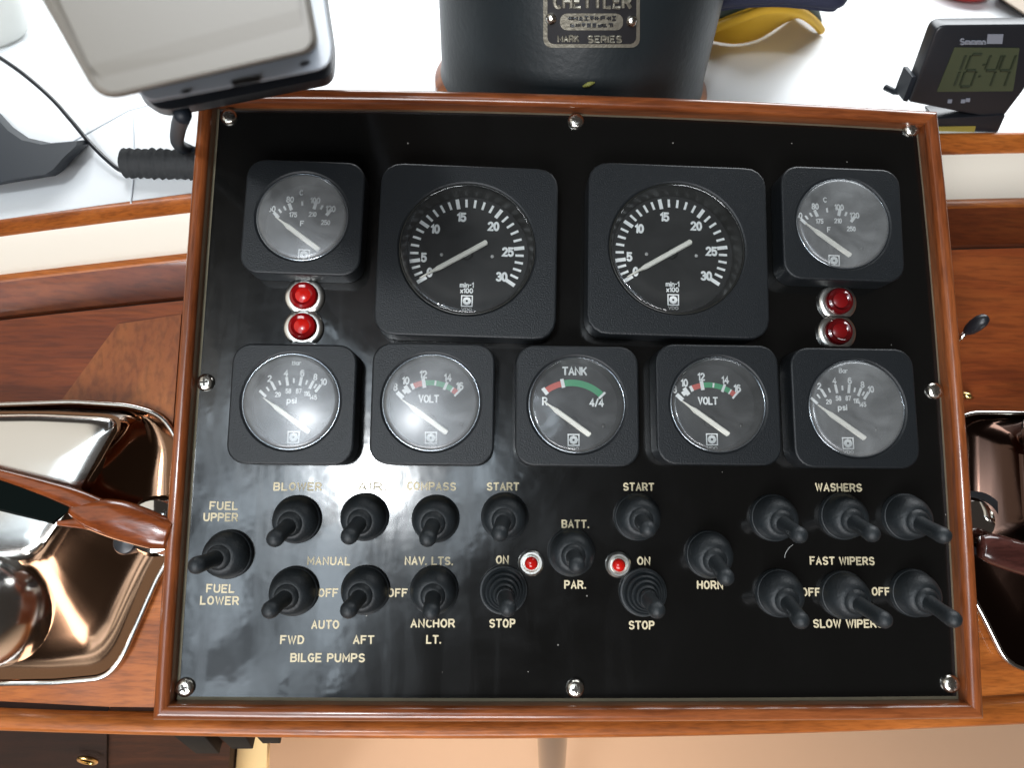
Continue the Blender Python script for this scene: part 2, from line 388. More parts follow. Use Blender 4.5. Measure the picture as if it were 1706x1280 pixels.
def strokes_mesh(strokes, thick, hz, n=6, z0=0.0, slant=0.0, jit=0.0):
    V, F = [], []
    for st in strokes:
        P = [Vector((x + slant * y + random.uniform(-jit, jit), y + random.uniform(-jit, jit), 0)) for x, y in st]
        closed = (P[0] - P[-1]).length < 1e-7
        m = len(P); r = thick / 2; rings = []
        prof = [(math.cos(PI * q / n), math.sin(PI * q / n)) for q in range(n + 1)]
        for i, p in enumerate(P):
            a_ = P[i - 1] if i > 0 else (P[-2] if closed else None); b_ = P[i + 1] if i < m - 1 else (P[1] if closed else None)
            d1 = (p - a_).normalized() if a_ is not None else None; d2 = (b_ - p).normalized() if b_ is not None else None
            d1 = d1 or d2; d2 = d2 or d1
            nn = Vector((-d1.y - d2.y, d1.x + d2.x, 0))
            if nn.length < 1e-6: nn = Vector((-d1.y, d1.x, 0))
            nn.normalize(); k = min(1.7, 1 / max(0.35, nn.dot(Vector((-d1.y, d1.x, 0)))))
            if i == 0 and not closed:
                for q in (0.0, 0.5, 0.85): 
                    rings.append((p - d2 * r * (1 - q), nn, r * math.sqrt(1 - (1 - q) ** 2) if q > 0 else 1e-5))
            rings.append((p, nn, r * k))
            if i == m - 1 and not closed:
                for q in (0.85, 0.5, 0.0):
                    rings.append((p + d1 * r * (1 - q), nn, r * math.sqrt(1 - (1 - q) ** 2) if q > 0 else 1e-5))
        b0 = len(V)
        for p, nn, rr in rings:
            for c_, s_ in prof: V.append(p + nn * (c_ * rr) + Vector((0, 0, z0 + s_ * hz)))
        k = n + 1
        for i in range(len(rings) - 1):
            for j in range(n): F.append((b0 + i * k + j, b0 + i * k + j + 1, b0 + (i + 1) * k + j + 1, b0 + (i + 1) * k + j))
    return V, F

def ribbon(P, wd_, z0, z1):                  # flat printed bar following a path
    rings = []
    P = [Vector((x, y, 0)) for x, y in P]
    for i, p in enumerate(P):
        d = (P[min(i + 1, len(P) - 1)] - P[max(i - 1, 0)]).normalized(); nn = Vector((-d.y, d.x, 0)) * wd_ / 2
        rings.append([p + nn + Vector((0, 0, z0)), p - nn + Vector((0, 0, z0)), p - nn + Vector((0, 0, z1)), p + nn + Vector((0, 0, z1))])
    return loft(rings)
def join(parts):
    V, F = [], []
    for v, f in parts:
        o = len(V); V += v; F += [tuple(i + o for i in q) for q in f]
    return V, F

# ================================================================== INSTRUMENT PANEL
panel = empty('instrument_panel', (0, 0, Z0), (TILT, 0, 0))
tag(panel, 'black engraved boat instrument panel with gauges and toggle switches in a mahogany frame', 'instrument panel')

def bow(pxs, h):                             # side through pixel way-points
    return [at(x, y, h) for x, y in pxs]
def side(a_, b_, m_, k=8):                   # quadratic through three points
    P = []
    c_ = [2 * m_[i] - (a_[i] + b_[i]) / 2 for i in (0, 1)]
    for i in range(k):
        t = i / k
        P.append(((1 - t) ** 2 * a_[0] + 2 * t * (1 - t) * c_[0] + t * t * b_[0], (1 - t) ** 2 * a_[1] + 2 * t * (1 - t) * c_[1] + t * t * b_[1]))
    return P
# the laminate sheet: corners and side middles (the old sheet is not a perfect rectangle)
TL, TR, BR, BL = (360, 177), (1532, 213), (1601, 1168), (290, 1169)
MT, MR, MB, ML = (945, 186), (1571, 648), (952, 1172), (325, 650)
edge_px = side(TL, TR, MT) + side(TR, BR, MR) + side(BR, BL, MB) + side(BL, TL, ML)
EDGE = [at(x, y, 0.0) for x, y in edge_px]
def inset(P, d):
    n = len(P); out = []
    for i in range(n):
        a_, b_, c_ = P[i - 1], P[i], P[(i + 1) % n]
        d1 = (b_ - a_).normalized(); d2 = (c_ - b_).normalized()
        n1 = Vector((d1.y, -d1.x, 0)); n2 = Vector((d2.y, -d2.x, 0)); m_ = (n1 + n2).normalized()
        out.append(b_ + m_ * (d / max(0.3, m_.dot(n1))))
    return out
e_in = inset(EDGE, 0.0021)
V, F = loft([[Vector((p.x, p.y, -0.003)) for p in EDGE], [Vector((p.x, p.y, -0.0017)) for p in EDGE], [Vector((p.x, p.y, 0)) for p in e_in]], True, False)
mesh('plate_edge', V, F, M_edge, panel)
mesh('panel_plate', [Vector((p.x, p.y, 0.0)) for p in e_in], [tuple(reversed(range(len(e_in))))], M_plate, panel)
me = bpy.data.objects['panel_plate'].data
if me.polygons[0].normal.z < 0: me.flip_normals()

# frame rails, mitred, round topped, one object each
HF = 0.0078
outs = inset(EDGE, -0.0066); ins = inset(EDGE, 0.0002)
prof = [(0.0, -0.006), (0.0, HF - 0.003)]
for q in range(9):
    t = PI * q / 8; prof.append((0.5 - 0.5 * math.cos(t), HF - 0.003 + 0.003 * math.sin(t)))
prof += [(1.0, HF - 0.004), (1.02, -0.022)]
for s in range(4):
    idx = [(s * 8 + i) % 32 for i in range(9)]
    rings = []
    for i in idx:
        a_, b_ = ins[i], outs[i]
        rings.append([Vector((a_.x + (b_.x - a_.x) * u, a_.y + (b_.y - a_.y) * u, z)) for u, z in prof])
    V, F = loft(rings)
    mesh('frame_rail', V, F, M_woodx if s % 2 == 0 else M_woody, panel, smooth=45)

# panel-head screws
SC = [(380, 193), (960, 200), (1520, 213), (341, 637), (1559, 651), (307, 1147), (959, 1149), (1586, 1141)]
V, F = lathe([(0.0044, 0), (0.0044, 0.0007), (0.0040, 0.0016), (0.0031, 0.0023), (0.0018, 0.0026), (0.0006, 0.0027)], 28, cap1=True)
scr_me = None
for i, (x, y) in enumerate(SC):
    p = at(x, y, 0.0016)
    if scr_me is None:
        s0 = mesh('screw', V, F, M_screw, panel, smooth=2); scr_me = s0.data
    else:
        s0 = bpy.data.objects.new('screw', scr_me); COL.objects.link(s0); s0.parent = panel
    s0.location = (p.x, p.y, 0.0); s0.rotation_euler = (0, 0, random.uniform(0, 1.5))
    if i == 0:
        cV, cF = join([ribbon([(-0.0019, 0), (0.0019, 0)], 0.0009, 0.0015, 0.00278), ribbon([(0, -0.0019), (0, 0.0019)], 0.0009, 0.0015, 0.00280)])
        c0 = mesh('cross_slot', cV, cF, M_slot, s0); cr_me = c0.data
    else:
        c0 = bpy.data.objects.new('cross_slot', cr_me); COL.objects.link(c0); c0.parent = s0

# ------------------------------------------------------------------ gauges
def art(parent, kind, dz):
    """printed dial work; all in metres about the dial centre"""
    k = 0.000297                              # one photograph pixel at the dial
    zt = dz + 0.00008
    def strokes(name, txt, cx, cy, cap, thick, m, xs=1.0, label=None):
        st, _ = word_strokes(txt, cap * k, 1.6, 2.5, xs)
        V, F = strokes_mesh([[(x + cx * k, y + cy * k) for x, y in s_] for s_ in st], thick * k, 0.00006, 4, zt)
        return mesh(name, V, F, m, parent)
    def bars(name, L_, m, z=zt):
        V, F = join([ribbon([(x0 * k, y0 * k), (x1 * k, y1 * k)], t * k, dz, z) for x0, y0, x1, y1, t in L_])
        return mesh(name, V, F, m, parent)
    def pol(c, a_, r): return (c[0] + r * math.cos(math.radians(a_)), c[1] + r * math.sin(math.radians(a_)))
    def rad(c, a_, r0, r1, t): return (*pol(c, a_, r0), *pol(c, a_, r1), t)
    def band(name, c, a0, a1, r, t, m):
        P = [tuple(q * k for q in pol(c, a0 + (a1 - a0) * i / 12, r)) for i in range(13)]
        V, F = ribbon(P, t * k, dz, dz + 0.00005); return mesh(name, V, F, m, parent)
    def emblem(cx, cy, s):
        L_ = [(cx - s, cy - s, cx + s, cy - s, 2), (cx - s, cy + s, cx + s, cy + s, 2), (cx - s, cy - s - 1, cx - s, cy + s + 1, 2), (cx + s, cy - s - 1, cx + s, cy + s + 1, 2)]
        ring_ = [ribbon([(x0 * k, y0 * k), (x1 * k, y1 * k)], t * k, dz, zt + 0.00001 * i) for i, (x0, y0, x1, y1, t) in enumerate(L_)]
        P = [((cx + math.cos(PI * i / 8) * s * 0.5) * k, (cy + math.sin(PI * i / 8) * s * 0.5) * k) for i in range(17)]
        ring_.append(ribbon(P, 5.0 * k, dz, zt))
        for i in range(8):
            t = PI * i / 4; ring_.append(ribbon([((cx + math.cos(t) * s * .62) * k, (cy + math.sin(t) * s * .62) * k), ((cx + math.cos(t) * s * .82) * k, (cy + math.sin(t) * s * .82) * k)], 1.6 * k, dz, zt))
        V, F = join(ring_); mesh('emblem', V, F, M_print, parent)
        strokes('maker_lettering', 'VDO', cx, cy - s - 5.5, 5, 1.3, M_grey, 1.3)
    if kind == 'tacho':
        A = {0: 213, 5: 190, 10: 146.5, 15: 102, 20: 54.5, 25: 8, 30: -33}
        L_ = []
        def ang(v):
            a_ = int(v // 5) * 5
            return A[a_] if a_ == 30 else A[a_] + (A[a_ + 5] - A[a_]) * (v - a_) / 5
        for v in [0, 1.7, 3.4] + list(range(5, 31)):
            mj = v in A
            L_.append(rad((-1.5, 1.5), ang(v), 81 if mj else 83, 99 if mj else 97.5, 6.4 if mj else 4.2))
        bars('scale_marks', L_, M_print)
        for t, x, y in (('0', -64, -34), ('5', -75, -8), ('10', -57.5, 43.5), ('15', -13, 66.5), ('20', 42.5, 52), ('25', 68.5, 7), ('30', 59, -37.5)):
            strokes('numeral', t, x, y, 13.4, 3.9, M_print, 0.84)
        strokes('unit_lettering', 'min-1', 0, -54, 8, 1.9, M_print, 1.0)
        strokes('unit_lettering', 'x100', 0, -64, 7.5, 2.0, M_print, 1.0)
        emblem(1, -82, 9)
        needle = ((32, 22), (-80, -46), 9.6, 3.4)
    else:
        c = (-5, -32)
        if kind == 'volt':
            bars('scale_marks', [rad(c, 137, 61, 75, 7), rad(c, 129, 64, 72, 5), rad(c, 124, 61, 75, 7), rad(c, 115.6, 63, 73, 5), rad(c, 99.3, 60, 76, 6), rad(c, 83, 64, 72, 3), rad(c, 68, 61, 75, 4.5), rad(c, 57.5, 63, 72, 2.5), rad(c, 48.6, 61, 76, 3.5)], M_print)
            band('red_band', c, 114, 101.5, 68, 9, M_red); band('green_band', c, 97, 58.5, 68, 9, M_green); band('red_band', c, 56.5, 50, 68, 9, M_red)
            for t, x, y in (('8', -63, 28), ('10', -46, 39), ('12', -17, 50), ('14', 24, 45), ('16', 44, 31)): strokes('numeral', t, x, y, 11, 2.7, M_print, 0.8)
            strokes('unit_lettering', 'VOLT', -7, 9, 11, 2.6, M_print, 0.85)
        elif kind == 'tank':
            bars('scale_marks', [rad(c, 128, 66, 79, 6.5), rad(c, 102, 65, 80, 6), rad(c, 45, 65, 80, 4)], M_print)
            band('red_band', c, 126, 104, 72, 10, M_red); band('green_band', c, 100, 46.5, 72, 11, M_green)
            strokes('unit_lettering', 'TANK', 0, 60, 12, 3.0, M_print, 0.95)
            strokes('numeral', '4/4', 37, 7, 12, 2.8, M_print, 0.8); strokes('numeral', 'R', -50, 8, 12, 2.6, M_print, 0.8)
        elif kind == 'pressure':
            L_ = [rad(c, a_, 62, 77, 4.5) for a_ in (137, 119.5, 100, 81.6, 66, 55.6)] + [rad(c, a_, 66, 74, 3) for a_ in (128, 110, 91, 73.5, 60.5)]
            bars('scale_marks', L_, M_print)
            for t, a_ in (('2', 119.5), ('4', 100), ('6', 81.6), ('8', 66), ('10', 55)): 
                x, y = pol(c, a_, 83.5); strokes('numeral', t, x, y, 9.5, 2.3, M_print, 0.85)
            for t, a_ in (('29', 119.5), ('58', 100), ('87', 81.6), ('116', 66), ('145', 53)):
                x, y = pol(c, a_, 53); strokes('numeral', t, x, y, 7, 1.6, M_print, 0.8)
            strokes('unit_lettering', 'Bar', -3, 68, 7, 1.7, M_print, 0.9)
            strokes('unit_lettering', 'psi', -8, 5, 9, 2.0, M_print, 1.0)
        else:
            bars('scale_marks', [rad(c, a_, 60, 73, 5.5) for a_ in (137, 113, 76, 53)] + [rad(c, a_, 64, 72, 3.5) for a_ in (129, 121, 95, 66)], M_print)
            for t, x, y in (('60', -62, 24), ('80', -32, 42), ('100', 11, 42), ('120', 38, 28)): strokes('numeral', t, x, y, 9.5, 2.2, M_print, 0.8)
            for t, x, y in (('175', -25, 15), ('210', 8, 17), ('250', 31, 3)): strokes('numeral', t, x, y, 7.5, 1.8, M_print, 0.8)
            strokes('unit_lettering', 'C', -14, 55, 8, 1.8, M_print); strokes('unit_lettering', 'F', -9, 0, 8, 1.8, M_print)
        emblem(-2, -56, 9)
        needle = ((25, -48), (-53, 8), 9.2, 3.4)
    (x0, y0), (x1, y1), t0, t1 = needle
    p0, p1 = Vector((x0, y0, 0)) * k, Vector((x1, y1, 0)) * k
    d = (p1 - p0).normalized(); nn = Vector((-d.y, d.x, 0)); Ln = (p1 - p0).length
    rings = []
    tl = 0.72
    for u, t in ((0, t0 * 0.6), (0.012, t0), (tl, t0 * 0.95), (tl + 0.09, t0 * 0.5), (1, t1 * 0.4)):
        q = p0 + d * Ln * u; hw = t * k / 2
        rings.append([q + nn * hw + Vector((0, 0, dz + 0.0014)), q - nn * hw + Vector((0, 0, dz + 0.0014)), q - nn * hw * 0.7 + Vector((0, 0, dz + 0.0022)), q + nn * hw * 0.7 + Vector((0, 0, dz + 0.0022))])
    V, F = loft(rings); nd = mesh('needle', V, F, M_needle, parent)
    # pivot boss under the needle
    pc = Vector((-1.5, 0, 0)) * k if kind == 'tacho' else Vector((-5 * k, -27 * k, 0))
    V, F = lathe([(0.0030, dz), (0.0030, dz + 0.0008), (0.0020, dz + 0.0014)], 20, pc.x, pc.y, cap1=True)
    mesh('pivot_boss', V, F, M_dial, parent, smooth=2)
    # two small dial rivets
    if kind == 'tacho':
        for xx in (-45, 42):
            V, F = lathe([(0.0009, dz), (0.0007, dz + 0.0004)], 12, xx * k, -2 * k, cap1=True); mesh('dial_rivet', V, F, M_grey, parent, smooth=2)
    else:
        V, F = lathe([(0.0011, dz), (0.0009, dz + 0.0005)], 12, 48 * k, -32 * k, cap1=True); mesh('dial_rivet', V, F, M_wall, parent, smooth=2)

HB = 0.0140
def gauge(kind, label, bx, by, gx, gy, dome, domeh):
    """bx, by: extent of the square face; gx, gy: extent of the round glass"""
    cxp, cyp = sum(bx) / 2, sum(by) / 2
    cen = at(cxp, cyp, HB)
    W_ = at(bx[1], cyp, HB).x - at(bx[0], cyp, HB).x; H_ = at(cxp, by[0], HB).y - at(cxp, by[1], HB).y
    gc = at(sum(gx) / 2, sum(gy) / 2, HB)
    R = ((at(gx[1], cyp, HB).x - at(gx[0], cyp, HB).x) + (at(cxp, gy[0], HB).y - at(cxp, gy[1], HB).y)) / 4
    g = empty('gauge', (cen.x, cen.y, 0), parent=panel); g['label'] = label
    g.rotation_euler = (0, 0, math.radians(-0.9) if cyp < 500 else 0)
    ox, oy = (gc.x - cen.x), (gc.y - cen.y)
    n = 96; rc = 0.0092 if kind != 'tacho' else 0.0100
    def rrz(i_, z): return [Vector((x, y, z)) for x, y in rr_pts(W_ - 2 * i_, H_ - 2 * i_, max(rc - i_, 0.002), n)]
    def cir(r, z): return [Vector((ox + r * math.cos(2 * PI * j / n), oy + r * math.sin(2 * PI * j / n), z)) for j in range(n)]
    rings = [rrz(0.0003, 0.0001), rrz(0.0, 0.001), rrz(0.0, HB - 0.0009), rrz(0.0003, HB - 0.0003), rrz(0.0009, HB), cir(R + 0.0012, HB), cir(R + 0.0004, HB - 0.0004), cir(R, HB - 0.0012), cir(R - 0.0002, 0.0032)]
    V, F = loft(rings, False, False)
    fm = [0] * (n * 7) + [1] * n
    mesh('bezel', V, F, None, g, smooth=24, mats=[M_bezel, M_wall], fm=fm)
    dz = 0.0042
    V, F = loft([cir(R - 0.0001, dz)], False, True); V = V
    mesh('dial_face', V, F, M_dial, g)
    # the dial is smaller than the glass; ring wall sloping down to it
    V, F = loft([cir(R - 0.0003, HB - 0.0016), cir(R * 0.93, dz + 0.0022), cir(R * 0.915, dz + 0.0003)], False, False)
    mesh('inner_ring', V, F, M_wall, g, smooth=30)
    a_ = empty('dial_origin', (ox, oy, 0), parent=g)
    objs_before = set(bpy.data.objects)
    art(a_, kind, dz + 0.0001)
    for o in list(bpy.data.objects):
        if o not in objs_before and o.parent == a_: o.parent = g; o.location = (ox, oy, 0)
    bpy.data.objects.remove(a_)
    # glass
    zt = HB - 0.0014
    pr = [(R - 0.0002, zt), (R - 0.0003, zt + 0.0010), (R - 0.0010, zt + 0.0018)]
    for u in (0.94, 0.9, 0.8, 0.68, 0.55, 0.42, 0.28, 0.14, 0.02):
        pr.append((R * u, zt + 0.0020 + domeh * (1 - u * u)))
    V, F = lathe([(r, z) for r, z in pr], 64, ox, oy, cap1=True)
    mesh('glass', V, F, dome, g, smooth=2)
    V, F = lathe([(R + 0.0002, HB - 0.0010), (R + 0.0001, HB - 0.0004), (R - 0.0004, HB - 0.0003), (R - 0.0007, HB - 0.0010)], 72, ox, oy)
    mesh('glass_rim', V, F, M_wall if kind == 'tacho' else M_rim, g, smooth=2)
    return g
M_rim = mat('clear_rim', (0.36, 0.39, 0.42), 0.16, 0.9)

gauge('temperature', 'small temperature gauge in the top left corner above two red lamps', (405, 605), (266, 456), (428, 579), (287, 434), M_glass_dome, 0.0012)
gauge('tacho', 'left large rev counter reading zero', (629, 929), (273, 559), (665, 892), (305, 522), M_glass_flat, 0.0)
gauge('tacho', 'right large rev counter reading zero', (980, 1280), (272, 558), (1017, 1240), (303, 522), M_glass_flat, 0.0)
gauge('temperature', 'small temperature gauge in the top right corner above two dark red lamps', (1304, 1504), (278, 466), (1328, 1482), (297, 446), M_glass_dome, 0.0012)
gauge('pressure', 'oil pressure gauge at the left end of the lower row, its glass full of glare', (382, 592), (572, 773), (403, 566), (588, 749), M_glass_glare, 0.0015)
gauge('volt', 'volt gauge with glare on its glass, between the left pressure gauge and the tank gauge', (618, 824), (571, 774), (638, 799), (588, 752), M_glass_glare, 0.0015)
gauge('tank', 'tank gauge with red and green arc in the middle of the lower row', (859, 1065), (575, 776), (881, 1042), (594, 754), M_glass_clear, 0.0015)
gauge('volt', 'volt gauge with clear dark glass, right of the tank gauge', (1094, 1300), (573, 774), (1118, 1276), (594, 753), M_glass_clear, 0.0015)
gauge('pressure', 'hazy oil pressure gauge at the right end of the lower row', (1321, 1528), (579, 779), (1349, 1508), (600, 761), M_glass_dome, 0.0015)

# ------------------------------------------------------------------ indicator lamps
def big_lamp(x, y, label, lens_m):
    p = at(x, y, 0.003); g = empty('indicator_lamp', (p.x, p.y, 0), parent=panel); g['label'] = label
    n = 48; cut = 0.0077
    def c_(r, z, cu=True): return [Vector((r * math.cos(2 * PI * j / n), max(-cut, min(cut, r * math.sin(2 * PI * j / n))) if cu else r * math.sin(2 * PI * j / n), z)) for j in range(n)]
    V, F = loft([c_(0.0098, 0.0001), c_(0.0098, 0.0016), c_(0.0092, 0.0022), c_(0.0078, 0.0025, True), c_(0.0070, 0.0025, False), c_(0.0069, 0.001, False)], False, False)
    mesh('chrome_ring', V, F, M_ring, g, smooth=35)
    V, F = lathe([(0.0069, 0.0012), (0.0069, 0.0042), (0.0064, 0.0050), (0.0052, 0.0055), (0.0045, 0.0050), (0.0038, 0.0047)], 40, cap1=False)
    mesh('lens', V, F, lens_m, g, smooth=35)
    V, F = lathe([(0.0038, 0.0047), (0.0030, 0.0050), (0.0018, 0.0053), (0.0004, 0.0054)], 32, cap1=True)
    mesh('lens_centre', V, F, M_lens_core if 'left' in label else M_lens_dim, g, smooth=2)
M_lens_dim = mat('dim_red_reflector', (0.15, 0.003, 0.004), 0.3, coat=0.5)
M_lens_d = mat('dark_red_lens', (0.075, 0.002, 0.003), 0.12, coat=0.6)
big_lamp(506, 493, 'upper of the two bright red lamps under the top left gauge', M_lens)
big_lamp(504, 544.5, 'lower of the two bright red lamps under the top left gauge', M_lens)
big_lamp(1398, 502, 'upper of the two dark red lamps under the top right gauge', M_lens_d)
big_lamp(1397, 552.5, 'lower of the two dark red lamps under the top right gauge', M_lens_d)
for x, y, lab in ((885, 939, 'small round pilot lamp with red centre between ON and the battery switch'), (1031, 942, 'small round pilot lamp with red centre left of the second ON')):
    p = at(x, y, 0.002); g = empty('pilot_lamp', (p.x, p.y, 0), parent=panel); g['label'] = lab
    V, F = lathe([(0.0063, 0.0001), (0.0062, 0.0012), (0.0052, 0.0022), (0.0043, 0.0022), (0.0040, 0.0014), (0.0036, 0.0012), (0.0034, 0.0018), (0.0030, 0.0018)], 40); mesh('steel_ring', V, F, M_ring, g, smooth=35)
    V, F = lathe([(0.0032, 0.0012), (0.0031, 0.0030), (0.0022, 0.0042), (0.0006, 0.0046)], 28, cap1=True); mesh('lens', V, F, M_lens_core, g, smooth=2)

# ------------------------------------------------------------------ toggle switches
def switch(base, tip, label, ribbed=False, R=0.0116, hb=0.0125, ht=0.031):
    b_ = at(*base, 0.004); t_ = at(*tip, ht); g = empty('toggle_switch', (b_.x, b_.y, 0), parent=panel); g['label'] = label
    d = Vector((t_.x - b_.x, t_.y - b_.y, ht - 0.004)); ax = d.normalized()
    n = 40; rings = []
    if ribbed:
        pr = [(R, 0.0001), (R, 0.0016), (R * .97, 0.0024)]
        for i in range(4):
            r0 = R * (0.90 - 0.15 * i); z0_ = 0.0026 + 0.0026 * i
            pr += [(r0, z0_), (r0 + 0.0001, z0_ + 0.0012), (r0 - 0.0006, z0_ + 0.0019), (r0 - 0.0015, z0_ + 0.0013)]
        pr += [(R * .37, 0.0135), (R * .33, 0.0150)]
    else:
        pr = [(R, 0.0001), (R, 0.0018), (R * .97, 0.0027), (R * .94, 0.0029), (R * .93, 0.0040), (R * .88, 0.0068), (R * .79, 0.0094), (R * .66, 0.0112), (R * .54, 0.0119), (R * .50, 0.0119), (R * .485, 0.0126), (R * .44, 0.0133), (R * .36, 0.0140)]
    for r, z in pr:
        q = min(1, max(0, (z - 0.003) / 0.011)); s_ = Vector((ax.x, ax.y, 0)) * (q * q * 0.010)
        rings.append([Vector((s_.x + r * math.cos(2 * PI * j / n), s_.y + r * math.sin(2 * PI * j / n), z + q * (r * math.cos(2 * PI * j / n) * -ax.x + r * math.sin(2 * PI * j / n) * -ax.y) * 0.45)) for j in range(n)])
    V, F = loft(rings, False, True); mesh('rubber_boot', V, F, M_rubber, g, smooth=38)
    p0 = Vector((ax.x, ax.y, 0)) * 0.008 + Vector((0, 0, 0.011)); p1 = Vector((t_.x - b_.x, t_.y - b_.y, ht))
    dd = (p1 - p0); L_ = dd.length; dd.normalize()
    us = [(0, 0.0043), (0.15, 0.0037), (0.5, 0.0035), (0.85, 0.0038)]
    pts = [p0 + dd * L_ * u for u, _ in us] ; rs = [r for _, r in us]
    for q in (0, 25, 50, 70, 86): pts.append(p0 + dd * (L_ - 0.0012 + 0.0038 * math.sin(math.radians(q)))); rs.append(0.0039 * math.cos(math.radians(q)))
    V, F = tube(pts, rs, 20); mesh('lever', V, F, M_rubber, g, smooth=50)
SW = [((377, 925), (326, 943), 'fuel switch leaning left between FUEL UPPER and FUEL LOWER', 0),
 ((492, 866), (457, 899), 'blower switch, first of the upper row', 0), ((605.6, 862), (581, 895), 'upper row switch in the glare, second from left', 0),
 ((725, 865), (712, 899), 'switch under COMPASS', 0), ((841, 861), (832, 890), 'switch under the left START', 0),
 ((487, 987), (449, 1018), 'forward bilge pump switch above FWD', 0), ((607, 985), (580, 1018), 'aft bilge pump switch above AFT', 0),
 ((722.5, 985), (718, 1021), 'switch between NAV. LTS. and ANCHOR LT.', 0), ((839, 985), (846, 1015), 'ribbed rubber push switch above the left STOP', 1),
 ((953, 921.5), (961, 943), 'switch between BATT. and PAR.', 0), ((1064, 862), (1080, 883), 'switch under the right START', 0),
 ((1073.5, 988.6), (1095, 1018), 'ribbed rubber push switch above the right STOP', 1), ((1184, 925), (1210, 964), 'switch above HORN', 0),
 ((1292, 863.5), (1333, 893), 'left of the three switches under WASHERS', 0), ((1408, 861), (1454, 891), 'middle of the three switches under WASHERS', 0),
 ((1513.5, 862), (1573, 894), 'right of the three switches under WASHERS', 0), ((1302, 990), (1335, 1036), 'left wiper switch', 0),
 ((1410, 993), (1475, 1035), 'middle wiper switch between the two OFF marks', 0), ((1527.7, 990), (1590, 1034), 'right wiper switch, its lever over the frame edge', 0)]
for b_, t_, lab, rb in SW: switch(b_, t_, lab, bool(rb))

# ------------------------------------------------------------------ engraved words
TX = [('BLOWER', 496, 811, 82), ('AIR.', 620, 811, 50), ('COMPASS', 719, 810.5, 84), ('START', 838, 811, 56), ('START', 1064, 811.5, 54), ('WASHERS', 1397, 812.5, 83),
 ('FUEL', 373, 843, 48), ('UPPER', 368, 862, 58), ('FUEL', 367.5, 981, 47), ('LOWER', 366, 1001, 64), ('MANUAL', 548, 935, 72), ('NAV. LTS.', 714.5, 935, 81),
 ('OFF', 547, 988, 34), ('OFF', 662.5, 988, 34), ('AUTO', 542, 1041, 46), ('FWD', 487, 1066.5, 40), ('AFT', 606, 1066.5, 35), ('BILGE PUMPS', 546, 1096.5, 122),
 ('ANCHOR', 721, 1039, 74), ('LT.', 722.5, 1066, 25), ('ON', 837, 933, 22), ('STOP', 837, 1039, 44), ('BATT.', 958.5, 873.5, 47), ('PAR.', 958, 974.5, 37),
 ('ON', 1072.5, 935, 23), ('STOP', 1069, 1042, 44), ('HORN', 1183, 975, 45), ('FAST WIPERS', 1403, 935, 113), ('OFF', 1351, 987, 34), ('OFF', 1467.5, 986, 32), ('SLOW WIPERS', 1413, 1039.5, 121)]
for t, x, y, wpx in TX:
    p = at(x, y, 0); k = 0.0002995
    st, w0 = word_strokes(t, 11.2 * k, 2.1, 3.4)
    sx = wpx * k * 0.965 / (w0 + 0.0009)
    st = [[(a_ * sx, b_) for a_, b_ in s_] for s_ in st]
    V, F = strokes_mesh(st, 2.75 * k, 0.00013, 5, 0.00002, 0.0, 0.00006)
    o = mesh('engraved_word', V, F, M_cream, panel); o.location = (p.x, p.y, 0.00002)
    o.rotation_euler = (0, 0, math.radians(random.uniform(-0.5, 0.5))); o['label'] = 'engraved cream lettering %s' % t

# a stray hair lying on the laminate by the wiper switches
V, F = tube(smooth_path([at(1307, 930, .0004), at(1309, 922, .0006), at(1314, 914, .0007), at(1321, 908, .0006)]), 0.00012, 6)
mesh('stray_hair', V, F, M_grey, panel)

# ================================================================== DASHBOARD
dash = empty('dashboard', (0, 0, Z0)); tag(dash, 'mahogany boat dashboard with white top and cream band around the panel', 'dashboard')
ZS = (w(at(160, 347, -0.012))).z - Z0         # level of the white top
def line(pl, pr, f):                          # control pixels left and right, f maps pixel to world point
    L_ = [f(x, y) for x, y in pl]; R_ = [f(x, y) for x, y in pr]
    P = L_ + R_
    return P
def resample(P, n=40):                        # polynomial through the control points in x
    xs = [p.x for p in P]; out = []
    import numpy as np
    cy_ = np.polyfit(xs, [p.y for p in P], 2); cz_ = np.polyfit(xs, [p.z for p in P], 2)
    for i in range(n + 1):
        x = -0.62 + 1.24 * i / n
        out.append(Vector((x, float(np.polyval(cy_, x)), float(np.polyval(cz_, x)))))
    return out
lv = lambda z: (lambda x, y: atz(x, y, z) - Vector((0, 0, Z0)))
pl = lambda h: (lambda x, y: w(at(x, y, h)) - Vector((0, 0, Z0)))
L1 = resample(line([(0, 363), (160, 345), (315, 323)], [(1568, 219), (1706, 222)], lv(ZS)))
L2 = resample(line([(0, 393), (160, 375), (315, 355)], [(1570, 257), (1706, 256)], lv(ZS - 0.011)))
L3 = resample(line([(0, 457), (160, 440), (315, 421)], [(1575, 332), (1706, 330)], lv(ZS - 0.034)))
L4 = resample(line([(0, 470), (160, 452), (310, 436)], [(1577, 346), (1706, 346)], lv(ZS - 0.036)))
L5 = resample(line([(0, 526), (160, 510), (305, 495)], [(1583, 407), (1706, 408)], lv(ZS - 0.051)))
back = [Vector((p.x * 3, p.y + 1.3, ZS)) for p in L1]
def strip(name, A, B, m, off=0.0):
    V, F = loft([A, B], closed=False); o = mesh(name, V, F, m, dash, smooth=2)
    return o
def nrm_strip(name, A, B, m, bulge=0.003, thick=0.006, k=8):
    """a moulding between two edge curves with a rounded face"""
    rings = []
    for i in range(len(A)):
        a_, b_ = A[i], B[i]
        c_ = Vector((0, -0.5, 0.8)).normalized()
        ring_ = []
        for q in range(k + 1):
            t = q / k; s_ = math.sin(PI * t) ** 0.5 if 0 < t < 1 else 0
            ring_.append(a_.lerp(b_, t) + c_ * bulge * s_)
        ring_ += [b_ - c_ * thick, a_ - c_ * thick]
        rings.append(ring_)
    V, F = loft(rings); return mesh(name, V, F, m, dash, smooth=50)
tagp = strip('white_top', L1, back, M_white)
